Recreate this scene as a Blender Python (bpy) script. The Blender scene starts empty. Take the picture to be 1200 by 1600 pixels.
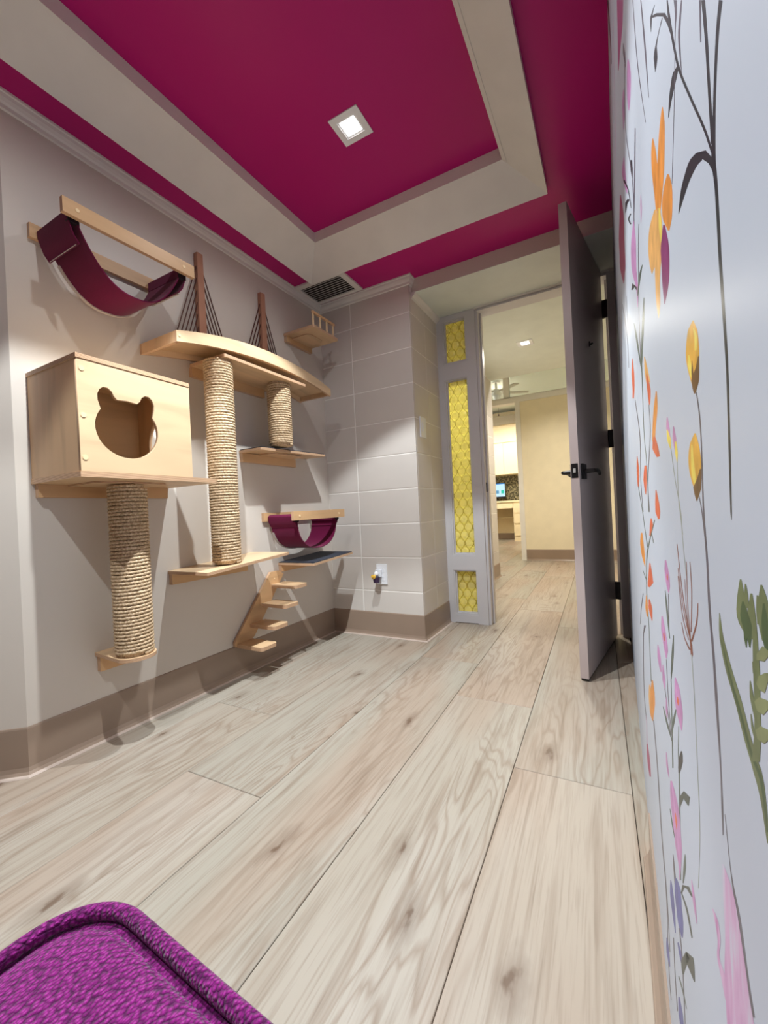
import bpy, bmesh, math, random
from mathutils import Vector, Matrix
import numpy as np
random.seed(4)
D = bpy.data; COL = bpy.context.scene.collection; SC = bpy.context.scene
def lin(r, g, b):
    f = lambda c: (c/255/12.92) if c/255 <= .04045 else ((c/255+.055)/1.055)**2.4
    return (f(r), f(g), f(b), 1)

# ------------------------------------------------------------ camera
cam = D.objects.new('camera', D.cameras.new('camera')); COL.objects.link(cam); SC.camera = cam
yaw, roll = .49969, -.04788
fw = Vector((-math.sin(yaw), math.cos(yaw), 0)); rt = Vector((math.cos(yaw), math.sin(yaw), 0)); up = Vector((0, 0, 1))
r2 = rt*math.cos(roll)+up*math.sin(roll); u2 = -rt*math.sin(roll)+up*math.cos(roll)
cam.matrix_world = Matrix((( r2.x, u2.x, -fw.x, 0), (r2.y, u2.y, -fw.y, 0), (r2.z, u2.z, -fw.z, .748), (0, 0, 0, 1)))
cam.data.sensor_fit = 'HORIZONTAL'; cam.data.sensor_width = 36; cam.data.lens = 36*645.3/1200
cam.data.clip_start = .003; cam.data.clip_end = 100
# ------------------------------------------------------------ world, exposure
w = D.worlds.new('world'); SC.world = w; w.use_nodes = True
w.node_tree.nodes['Background'].inputs[0].default_value = (.8, .82, .9, 1)
w.node_tree.nodes['Background'].inputs[1].default_value = .12
SC.view_settings.view_transform = 'Standard'; SC.view_settings.look = 'None'
SC.view_settings.gamma = 1; SC.view_settings.use_curve_mapping = False; SC.view_settings.exposure = .16
SPOT_W = 96.0      # downlights of the play room (lamp itself is made in the builder)
HALL_W = 100.0
FAR_W = 420.0

# ------------------------------------------------------------ materials
MATS = {}
class NT:
    def __init__(s, name, rough=.6, spec=.3):
        s.m = D.materials.new(name); s.m.use_nodes = True; s.t = s.m.node_tree
        s.b = s.t.nodes['Principled BSDF']; s.b.inputs['Roughness'].default_value = rough
        s.b.inputs['Specular IOR Level'].default_value = spec
    def n(s, typ, **kw):
        o = s.t.nodes.new(typ)
        for k, v in kw.items():
            if k.startswith('_'): setattr(o, k[1:], v)
            else:
                key = int(k[1:]) if k[0] == 'i' and k[1:].isdigit() else k
                o.inputs[key].default_value = v
        return o
    def l(s, a, b): s.t.links.new(a, b)
    def math(s, op, a, b=None, c=None):
        o = s.n('ShaderNodeMath', _operation=op)
        for i, v in enumerate((a, b, c)):
            if v is None: continue
            if isinstance(v, (int, float)): o.inputs[i].default_value = v
            else: s.l(v, o.inputs[i])
        return o.outputs[0]
    def ramp(s, fac, stops):
        r = s.n('ShaderNodeValToRGB'); e = r.color_ramp.elements
        while len(e) < len(stops): e.new(.5)
        for i, (p, c) in enumerate(stops): e[i].position = p; e[i].color = c
        s.l(fac, r.inputs[0]); return r.outputs[0]
    def mix(s, fac, a, b, blend='MIX'):
        o = s.n('ShaderNodeMix', _data_type='RGBA', _blend_type=blend)
        for i, v in ((0, fac), (6, a), (7, b)):
            if isinstance(v, (int, float, tuple)): o.inputs[i].default_value = v
            else: s.l(v, o.inputs[i])
        return o.outputs[2]
    def color(s, c):
        if isinstance(c, tuple): s.b.inputs['Base Color'].default_value = c
        else: s.l(c, s.b.inputs['Base Color'])
    def bump(s, h, strength=.2, dist=.001):
        o = s.n('ShaderNodeBump', Strength=strength, Distance=dist); s.l(h, o.inputs['Height']); s.l(o.outputs[0], s.b.inputs['Normal'])
    def obj(s): return s.n('ShaderNodeTexCoord').outputs['Object']
    def mapped(s, scale, rnd=False):
        mp = s.n('ShaderNodeMapping'); mp.inputs['Scale'].default_value = scale
        src = s.obj()
        if rnd:
            oi = s.n('ShaderNodeObjectInfo'); a = s.n('ShaderNodeVectorMath', _operation='MULTIPLY_ADD')
            cx = s.n('ShaderNodeCombineXYZ')
            s.l(oi.outputs['Random'], cx.inputs[0]); s.l(oi.outputs['Random'], cx.inputs[1]); s.l(oi.outputs['Random'], cx.inputs[2])
            s.l(cx.outputs[0], a.inputs[0]); a.inputs[1].default_value = (37, 53, 71); s.l(src, a.inputs[2]); src = a.outputs[0]
            s.rand = oi.outputs['Random']
        s.l(src, mp.inputs[0]); return mp.outputs[0]

def paint(name, rgb, rough=.5, spec=.3, mott=.03, scale=8, bump=.0):
    t = NT(name, rough, spec); v = t.mapped((scale,)*3)
    nz = t.n('ShaderNodeTexNoise', Detail=4.0, Scale=1.0); t.l(v, nz.inputs['Vector'])
    c = lin(*rgb); d = tuple(x*(1-mott) for x in c[:3])+(1,); e = tuple(min(1, x*(1+mott)) for x in c[:3])+(1,)
    t.color(t.ramp(nz.outputs[0], [(.3, d), (.7, e)]))
    if bump:
        n2 = t.n('ShaderNodeTexNoise', Detail=3.0, Scale=60.0); t.l(v, n2.inputs['Vector']); t.bump(n2.outputs[0], bump, .0006)
    return t.m
def emis(name, rgb, st):
    m = D.materials.new(name); m.use_nodes = True; b = m.node_tree.nodes['Principled BSDF']
    b.inputs['Base Color'].default_value = lin(*rgb); b.inputs['Emission Color'].default_value = lin(*rgb); b.inputs['Emission Strength'].default_value = st
    return m
def ply(name, ax, base=(216, 182, 142), grain=1):
    # birch plywood: veneer on the broad faces, layered edge where the normal leaves axis ax
    t = NT(name, .42, .35)
    sc = [9, 9, 9]; sc[grain] = 1.2; v = t.mapped(tuple(sc), True)
    nz = t.n('ShaderNodeTexNoise', Detail=5.0, Scale=1.6, Distortion=.6); t.l(v, nz.inputs['Vector'])
    c = lin(*base)
    face = t.ramp(nz.outputs[0], [(.3, tuple(x*.80 for x in c[:3])+(1,)), (.5, c), (.72, tuple(min(1, x*1.08) for x in c[:3])+(1,))])
    sep = t.n('ShaderNodeSeparateXYZ'); t.l(t.obj(), sep.inputs[0])
    st = t.math('SINE', t.math('MULTIPLY', sep.outputs[ax], 2*math.pi/.0032))
    edge = t.ramp(t.math('MULTIPLY_ADD', st, .5, .5), [(.3, lin(172, 128, 98)), (.7, lin(216, 184, 150))])
    sn = t.n('ShaderNodeSeparateXYZ'); ge = t.n('ShaderNodeNewGeometry'); t.l(ge.outputs['Normal'], sn.inputs[0])
    f = t.math('GREATER_THAN', t.math('ABSOLUTE', sn.outputs[ax]), .5)
    t.color(t.mix(f, edge, face)); return t.m
def plank_mat(name):
    t = NT(name, .42, .3)
    v = t.mapped((1, 1, 1), True); oi = t.rand
    def nz(sx, sy, det, dist=0):
        mp = t.n('ShaderNodeMapping'); mp.inputs['Scale'].default_value = (sx, sy, 1); t.l(v, mp.inputs[0])
        o = t.n('ShaderNodeTexNoise', Detail=det, Scale=1.0, Distortion=dist); t.l(mp.outputs[0], o.inputs['Vector']); return o.outputs[0]
    big = nz(5.5, .7, 3.5, .4)
    ring = t.math('MULTIPLY', t.math('PINGPONG', t.math('MULTIPLY', big, 22), .5), 2)
    zone = t.ramp(nz(5, .7, 1.5), [(.46, (0, 0, 0, 1)), (.60, (1, 1, 1, 1))])
    fib = nz(220, 7.0, 4.0, .2); mid = nz(60, 2.2, 4.0, .5); patch = nz(5, 1.1, 2.0, .3); pink = nz(3.4, .9, 1.0)
    c = t.ramp(oi, [(0, lin(208, 204, 192)), (.35, lin(214, 204, 190)), (.65, lin(196, 196, 184)), (1, lin(212, 210, 200))])
    c = t.mix(t.math('MULTIPLY', t.ramp(pink, [(.48, (0, 0, 0, 1)), (.62, (1, 1, 1, 1))]), .55), c, lin(204, 182, 164))
    c = t.mix(t.ramp(patch, [(.5, (0, 0, 0, 1)), (.72, (.6, .6, .6, 1))]), c, lin(222, 220, 212))
    line = t.ramp(ring, [(.0, (1, 1, 1, 1)), (.5, (0, 0, 0, 1))])
    c = t.mix(t.math('MULTIPLY', t.math('MULTIPLY', line, zone), .46), c, lin(158, 134, 112))
    c = t.mix(t.ramp(mid, [(.50, (0, 0, 0, 1)), (.72, (.56, .56, .56, 1))]), c, lin(160, 142, 124))
    c = t.mix(t.ramp(fib, [(.52, (0, 0, 0, 1)), (.75, (.40, .40, .40, 1))]), c, lin(150, 134, 118))
    # knots with a soft halo
    mp = t.n('ShaderNodeMapping'); mp.inputs['Scale'].default_value = (5.0, 2.2, 1); t.l(v, mp.inputs[0])
    wv = t.n('ShaderNodeTexNoise', Detail=3.0, Scale=7.0); t.l(mp.outputs[0], wv.inputs['Vector'])
    av = t.n('ShaderNodeVectorMath', _operation='MULTIPLY_ADD'); t.l(wv.outputs['Color'], av.inputs[0]); av.inputs[1].default_value = (.22, .22, 0); t.l(mp.outputs[0], av.inputs[2])
    vo = t.n('ShaderNodeTexVoronoi', Scale=1.0, _voronoi_dimensions='2D'); t.l(av.outputs[0], vo.inputs['Vector'])
    sepc = t.n('ShaderNodeSeparateColor'); t.l(vo.outputs['Color'], sepc.inputs[0])
    on = t.math('GREATER_THAN', sepc.outputs[0], .62)
    c = t.mix(t.math('MULTIPLY', on, t.ramp(vo.outputs['Distance'], [(.02, (.8, .8, .8, 1)), (.05, (.32, .32, .32, 1)), (.16, (0, 0, 0, 1))])), c, lin(118, 92, 72))
    c = t.mix(1.0, c, (.60, .55, .515, 1), 'MULTIPLY')
    t.color(c); t.bump(t.math('ADD', fib, t.math('MULTIPLY', line, -.2)), .2, .0005)
    return t.m
def felt(name, rgb, sc=500):
    t = NT(name, .95, .1); v = t.mapped((1, 1, 1))
    nz = t.n('ShaderNodeTexNoise', Detail=4.0, Scale=float(sc)); t.l(v, nz.inputs['Vector']); c = lin(*rgb)
    t.color(t.ramp(nz.outputs[0], [(.3, tuple(x*.75 for x in c[:3])+(1,)), (.7, c)])); t.bump(nz.outputs[0], .4, .001)
    t.b.inputs['Sheen Weight'].default_value = .15
    return t.m
def boucle(name):
    t = NT(name, .9, .15); v = t.mapped((1, 1, 1))
    mp = t.n('ShaderNodeMapping'); mp.inputs['Scale'].default_value = (330, 240, 280); mp.inputs['Rotation'].default_value = (0, 0, -.5); t.l(v, mp.inputs[0])
    nd = t.n('ShaderNodeTexNoise', Detail=2.0, Scale=.35); t.l(mp.outputs[0], nd.inputs['Vector'])
    av = t.n('ShaderNodeVectorMath', _operation='MULTIPLY_ADD'); t.l(nd.outputs['Color'], av.inputs[0]); av.inputs[1].default_value = (.8, .8, .8); t.l(mp.outputs[0], av.inputs[2])
    vo = t.n('ShaderNodeTexVoronoi', Scale=1.0, Randomness=.8); t.l(av.outputs[0], vo.inputs['Vector'])
    n2 = t.n('ShaderNodeTexNoise', Detail=3.0, Scale=70.0); t.l(v, n2.inputs['Vector'])
    col = t.ramp(vo.outputs['Distance'], [(.1, lin(172, 52, 150)), (.4, lin(126, 20, 108)), (.75, lin(60, 4, 54))])
    col = t.mix(t.math('MULTIPLY', n2.outputs[0], .4), col, lin(112, 12, 98))
    t.color(col); t.bump(t.math('SUBTRACT', 1, vo.outputs['Distance']), .9, .003)
    t.b.inputs['Sheen Weight'].default_value = .2
    return t.m
def rope_mat(name):
    t = NT(name, .85, .15); v = t.mapped((1, 1, 1))
    nz = t.n('ShaderNodeTexNoise', Detail=4.0, Scale=160.0); t.l(v, nz.inputs['Vector'])
    t.color(t.ramp(nz.outputs[0], [(.3, lin(158, 130, 98)), (.55, lin(214, 188, 154)), (.75, lin(236, 216, 190))])); t.bump(nz.outputs[0], .5, .0008)
    return t.m
def glassy(name, rgb):
    # amber cathedral glass: tinted, passes the hall's light diffusely
    t = NT(name, .25, .5); v = t.mapped((30, 30, 30))
    nz = t.n('ShaderNodeTexNoise', Detail=3.0, Scale=1.0); t.l(v, nz.inputs['Vector'])
    c = lin(*rgb); col = t.ramp(nz.outputs[0], [(.3, tuple(x*.85 for x in c[:3])+(1,)), (.7, c)]); t.color(col)
    tr = t.n('ShaderNodeBsdfTranslucent'); t.l(col, tr.inputs[0]); ms = t.n('ShaderNodeMixShader', Fac=.85)
    out = t.t.nodes['Material Output']; t.l(t.b.outputs[0], ms.inputs[1]); t.l(tr.outputs[0], ms.inputs[2]); t.l(ms.outputs[0], out.inputs[0])
    return t.m
def clearglass(name):
    t = NT(name, .15, .5); t.color(lin(250, 240, 170)); tr = t.n('ShaderNodeBsdfTransparent'); tr.inputs[0].default_value = (1, .98, .86, 1); ms = t.n('ShaderNodeMixShader', Fac=.66)
    t.l(t.b.outputs[0], ms.inputs[1]); t.l(tr.outputs[0], ms.inputs[2]); t.l(ms.outputs[0], t.t.nodes['Material Output'].inputs[0]); return t.m
def screen_mat():
    t = NT('screen_image', .3); sep = t.n('ShaderNodeSeparateXYZ'); t.l(t.obj(), sep.inputs[0])
    z = t.math('DIVIDE', t.math('SUBTRACT', sep.outputs[2], .13), .30)
    x = sep.outputs[0]
    c = t.ramp(z, [(0, lin(190, 225, 245)), (.78, lin(214, 238, 250)), (.80, lin(40, 120, 190)), (.9, lin(60, 140, 205)), (.92, lin(225, 240, 250))])
    c.node.color_ramp.interpolation = 'CONSTANT'
    inb = t.math('MULTIPLY', t.math('GREATER_THAN', z, .12), t.math('LESS_THAN', z, .36))
    cell = t.math('GREATER_THAN', t.math('FRACT', t.math('MULTIPLY', x, 9)), .45)
    c2 = t.mix(t.math('FRACT', t.math('MULTIPLY', t.math('FLOOR', t.math('MULTIPLY', x, 9)), .37)), lin(40, 190, 160), lin(110, 110, 190))
    c = t.mix(t.math('MULTIPLY', inb, cell), c, c2)
    t.color((0, 0, 0, 1)); t.l(c, t.b.inputs['Emission Color']); t.b.inputs['Emission Strength'].default_value = 1.1
    return t.m
def granite():
    t = NT('granite', .2, .5); v = t.mapped((1, 1, 1)); vo = t.n('ShaderNodeTexVoronoi', Scale=28.0); t.l(v, vo.inputs['Vector'])
    t.color(t.ramp(vo.outputs['Distance'], [(.1, lin(34, 34, 26)), (.45, lin(84, 78, 58)), (.8, lin(150, 140, 110))])); return t.m

M = dict(
 wall=paint('wall_paint', (208, 199, 189), .45, .35, .015, 3), block=paint('block_paint', (208, 201, 194), .38, .4, .02, 6, .15), mortar=paint('mortar_paint', (240, 236, 230), .4),
 magenta=paint('magenta_paint', (182, 4, 112), .38, .35, .03, 2), white=paint('trim_white', (226, 222, 216), .35, .4), ceil=paint('ceiling_white', (220, 226, 218), .6),
 mural=paint('mural_ground', (180, 186, 197), .42, .14, .02, 3), cove=paint('cove_vinyl', (150, 130, 114), .32, .4, .04, 5), caulk=paint('caulk', (190, 172, 160), .4),
 door=paint('door_paint', (186, 170, 166), .3, .4, .02, 3), frame=paint('frame_paint', (206, 204, 206), .35, .4, .02, 5), black=paint('black_metal', (14, 14, 16), .35, .5),
 beige=paint('beige_paint', (232, 220, 192), .55), cream=paint('cream_laminate', (240, 222, 184), .4), grey=paint('grey_paint', (166, 156, 140), .6), plastic=paint('white_plastic', (236, 238, 242), .25, .5),
 dplast=paint('purple_plastic', (52, 34, 66), .3, .5), amber=paint('amber_plastic', (214, 168, 60), .3, .5), slat=paint('vent_metal', (214, 208, 204), .4, .4), dark=paint('dark_void', (52, 48, 46), .8),
 carpet=felt('navy_carpet', (34, 40, 56), 700), fabric=felt('wine_felt', (104, 6, 58), 500), lining=felt('fleece_lining', (200, 188, 184), 400), pocket=felt('pocket_felt', (28, 6, 20), 500),
 shelf=ply('ply_flat', 2), shelfb=ply('ply_edge_on', 2, (218, 188, 150)), cleat=ply('ply_cleat', 0, (208, 168, 124)), panel=ply('ply_panel', 0, (218, 188, 150)), side=ply('ply_side', 1, (210, 174, 136), 2), dowel=paint('birch_peg', (236, 208, 164), .4),
 tower=paint('tower_wood', (176, 128, 104), .45, .3, .08, 12), cord=paint('dark_cord', (92, 62, 54), .8, .1), rope=rope_mat('sisal_rope'), boucle=boucle('purple_boucle'), piping=boucle('purple_piping'),
 plank=plank_mat('oak_plank'), sub=paint('underlay', (74, 62, 50), .9), glass=glassy('amber_glass', (255, 250, 178)), roundel=clearglass('amber_roundel'), lead=paint('glass_ridge', (150, 128, 36), .3, .4),
 lens=emis('lamp_lens', (255, 252, 246), 14), hlens=emis('hall_lamp_lens', (255, 250, 235), 12), screen=screen_mat(), granite=granite(), chrome=paint('steel', (180, 176, 170), .25, .6),
)
g = D.materials.new('transom_glass'); g.use_nodes = True; b = g.node_tree.nodes['Principled BSDF']
b.inputs['Base Color'].default_value = (.86, .93, .97, 1); b.inputs['Roughness'].default_value = .12; b.inputs['Transmission Weight'].default_value = .85; b.inputs['IOR'].default_value = 1.1; M['tglass'] = g

# ------------------------------------------------------------ builders
ORG = {}
def place(o, parent=None, label=None, cat=None, group=None, kind=None, org=None):
    COL.objects.link(o)
    if parent is not None: o.parent = parent
    if label: o['label'] = label
    if cat: o['category'] = cat
    if group: o['group'] = group
    if kind: o['kind'] = kind
    return o
def thing(name, loc, label, cat, group=None, kind=None):
    o = D.objects.new(name, None); o.empty_display_size = .05; o.location = loc
    place(o, None, label, cat, group, kind); ORG[o] = Vector(loc); return o
def struct(name, loc=(0, 0, 0)):
    o = D.objects.new(name, None); o.empty_display_size = .05; o.location = loc; place(o, kind='structure'); ORG[o] = Vector(loc); return o
def finish(name, bm, mat, parent=None, smooth=False, org=None, bevel=0, seg=2, **kw):
    if bevel:
        es = [e for e in bm.edges if len(e.link_faces) == 2 and e.calc_face_angle(0) > .5]
        bmesh.ops.bevel(bm, geom=es, offset=bevel, segments=seg, affect='EDGES', profile=.5, clamp_overlap=True)
    bmesh.ops.recalc_face_normals(bm, faces=bm.faces)
    o_ = Vector(org) if org is not None else (ORG[parent] if parent is not None else Vector((0, 0, 0)))
    if parent is None and org is None:
        pass
    if kw.pop('local', False): o_ = Vector((0, 0, 0))
    bmesh.ops.translate(bm, verts=bm.verts, vec=-o_)
    me = D.meshes.new(name); bm.to_mesh(me); bm.free()
    mats = mat if isinstance(mat, list) else [mat]
    for m_ in mats: me.materials.append(M[m_] if isinstance(m_, str) else m_)
    if smooth:
        for p in me.polygons: p.use_smooth = True
        try: me.set_sharp_from_angle(angle=.7)
        except Exception: pass
    o = D.objects.new(name, me)
    if parent is None: o.location = o_
    place(o, parent, **kw); ORG[o] = ORG[parent] if parent is not None else o_
    if parent is not None and org is not None: o.location = Vector(org)-ORG[parent]; ORG[o] = Vector(org)
    return o
def BM(): return bmesh.new()
def box(bm, x0, x1, y0, y1, z0, z1, mat=0):
    v = [bm.verts.new((x, y, z)) for z in (z0, z1) for x, y in ((x0, y0), (x1, y0), (x1, y1), (x0, y1))]
    fs = [(3, 2, 1, 0), (4, 5, 6, 7), (0, 1, 5, 4), (1, 2, 6, 5), (2, 3, 7, 6), (3, 0, 4, 7)]
    for f in fs: bm.faces.new([v[i] for i in f]).material_index = mat
    return v
def prism(bm, pts, a0, a1, ax=2, mat=0):
    def P(p, a):
        return {2: (p[0], p[1], a), 1: (p[0], a, p[1]), 0: (a, p[0], p[1])}[ax]
    A = [bm.verts.new(P(p, a0)) for p in pts]; B = [bm.verts.new(P(p, a1)) for p in pts]; n = len(pts)
    bm.faces.new(A).material_index = mat; bm.faces.new(B[::-1]).material_index = mat
    for i in range(n): bm.faces.new((A[i], B[i], B[(i+1) % n], A[(i+1) % n])).material_index = mat
def cyl(bm, p0, p1, r0, r1=None, n=16, cap=True):
    r1 = r0 if r1 is None else r1
    p0, p1 = Vector(p0), Vector(p1); d = (p1-p0).normalized(); a = d.orthogonal().normalized(); c = d.cross(a)
    A = []; B = []
    for i in range(n):
        t = 2*math.pi*i/n; q = a*math.cos(t)+c*math.sin(t)
        A.append(bm.verts.new(p0+q*r0)); B.append(bm.verts.new(p1+q*r1))
    for i in range(n): bm.faces.new((A[i], A[(i+1) % n], B[(i+1) % n], B[i]))
    if cap: bm.faces.new(A[::-1]); bm.faces.new(B)
def tube(bm, pts, r, n=8):
    pts = [Vector(p) for p in pts]; rings = []
    for i, p in enumerate(pts):
        d = (pts[min(i+1, len(pts)-1)]-pts[max(i-1, 0)]).normalized(); a = d.orthogonal().normalized() if i == 0 else (la-d*la.dot(d)).normalized(); la = a; c = d.cross(a)
        rr = r[i] if isinstance(r, (list, tuple)) else r
        rings.append([bm.verts.new(p+(a*math.cos(2*math.pi*k/n)+c*math.sin(2*math.pi*k/n))*rr) for k in range(n)])
    for A, B in zip(rings, rings[1:]):
        for k in range(n): bm.faces.new((A[k], A[(k+1) % n], B[(k+1) % n], B[k]))
    bm.faces.new(rings[0][::-1]); bm.faces.new(rings[-1])
def rrect(x0, x1, y0, y1, r, n=5, corners=(1, 1, 1, 1)):
    out = []
    for (cx, cy, a0), on, (sx, sy) in zip(((x1-r, y0+r, -90), (x1-r, y1-r, 0), (x0+r, y1-r, 90), (x0+r, y0+r, 180)), corners, ((x1, y0), (x1, y1), (x0, y1), (x0, y0))):
        if not on: out.append((sx, sy)); continue
        for k in range(n+1):
            t = math.radians(a0+90*k/n); out.append((cx+r*math.cos(t), cy+r*math.sin(t)))
    return out
def sweep(bm, path, prof, side, z0, sgn=1):
    # extrude profile (out, h) along a plan polyline with mitred corners; side=+1: room lies left of travel
    n = len(path); P = [Vector((p[0], p[1], 0)) for p in path]; nor = []
    for i in range(n-1):
        d = (P[i+1]-P[i]).normalized(); nor.append(Vector((-d.y, d.x, 0))*side)
    rows = []
    for i in range(n):
        a = nor[max(i-1, 0)]; b_ = nor[min(i, n-2)]; m_ = (a+b_).normalized(); k = 1/max(.2, m_.dot(a))
        rows.append([bm.verts.new((P[i].x+m_.x*k*o, P[i].y+m_.y*k*o, z0+sgn*h)) for o, h in prof])
    q = len(prof)
    for A, B in zip(rows, rows[1:]):
        for j in range(q): bm.faces.new((A[j], A[(j+1) % q], B[(j+1) % q], B[j]))
    bm.faces.new(rows[0]); bm.faces.new(rows[-1][::-1])

W = -1.585           # left wall plane
def mx(y): return .030+.017*y     # mural wall plane (slightly out of square)
YB = 2.17            # block wall plane
ZC = 2.090           # outer ceiling

# ============================================================ SETTING
# floor: underlay + every plank a part
fl = BM(); box(fl, -2.6, .14, -1.7, 2.66, -.05, -.0085); box(fl, -3.3, .62, 2.66, 9.6, -.05, -.0085)
floor = finish('floor', fl, 'sub', kind='structure')
tilt = -.0204; ct, stt = math.cos(tilt), math.sin(tilt)
PW = .2935; U0 = .046; PL = 1.493
joint = {0: 1.205, 1: 1.586, 2: .452, 3: .812, 4: 1.175, 5: .3, 6: .95, -1: .7, -2: .2, 7: 1.3, 8: .6, 9: 1.1, 10: .1, 11: .9}
plank_me = {}
def plank(u0, u1, v0, v1):
    key = (round(u1-u0, 3), round(v1-v0, 3))
    if key not in plank_me:
        bm = BM(); hw, hl = (u1-u0)/2, (v1-v0)/2; g_ = .0007
        top = [bm.verts.new((sx*(hw-g_-.0012), sy*(hl-g_-.0012), 0)) for sx, sy in ((-1, -1), (1, -1), (1, 1), (-1, 1))]
        mid = [bm.verts.new((sx*(hw-g_), sy*(hl-g_), -.0014)) for sx, sy in ((-1, -1), (1, -1), (1, 1), (-1, 1))]
        bot = [bm.verts.new((sx*(hw-g_), sy*(hl-g_), -.008)) for sx, sy in ((-1, -1), (1, -1), (1, 1), (-1, 1))]
        bm.faces.new(top); bm.faces.new(bot[::-1])
        for A, B in ((mid, top), (bot, mid)):
            for i in range(4): bm.faces.new((A[i], A[(i+1) % 4], B[(i+1) % 4], B[i]))
        me = D.meshes.new('plank'); bm.to_mesh(me); bm.free(); me.materials.append(M['plank']); plank_me[key] = me
    o = D.objects.new('plank', plank_me[key]); COL.objects.link(o); o.parent = floor
    u, v = (u0+u1)/2, (v0+v1)/2
    o.location = (u*ct+v*math.sin(tilt), v*ct-u*math.sin(tilt), 0); o.rotation_euler = (0, 0, -tilt)
def row(k, ua, ub, va, vb):
    v = joint.get(k, .5)-12*PL
    while v < vb:
        a, b_ = max(v, va), min(v+PL, vb)
        if b_-a > .02: plank(ua, ub, a, b_)
        v += PL
for k in range(-2, 9):
    ub = U0-k*PW; ua = ub-PW
    if k == -1: row(k, U0, .12, -1.6, 2.64); row(k, U0, U0+PW, 2.64, 9.6)
    elif k < -1: row(k, ua, ub, 2.64, 9.6)
    else: row(k, ua, ub, -1.6, 9.6)
for k in range(9, 11): row(k, U0-(k+1)*PW, U0-k*PW, 4.4, 9.6)

# walls
wl = BM(); prism(wl, [(-2.45, -.16), (W, .57), (W, 2.3), (-1.8, 2.3), (-1.8, .66), (-2.6, 0)], 0, 2.3)
wall_left = finish('wall_left', wl, 'wall', kind='structure')
wn = BM(); box(wn, -2.6, -2.45, -1.7, 0, 0, 2.3); box(wn, -2.6, .2, -1.8, -1.6, 0, 2.3)
finish('wall_near', wn, 'wall', kind='structure')
wr = BM(); prism(wr, [(mx(-1.6), -1.6), (mx(2.72), 2.72), (.3, 2.72), (.3, -1.6)], 0, 2.3)
wall_right = finish('wall_right', wr, 'mural', kind='structure')
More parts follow.
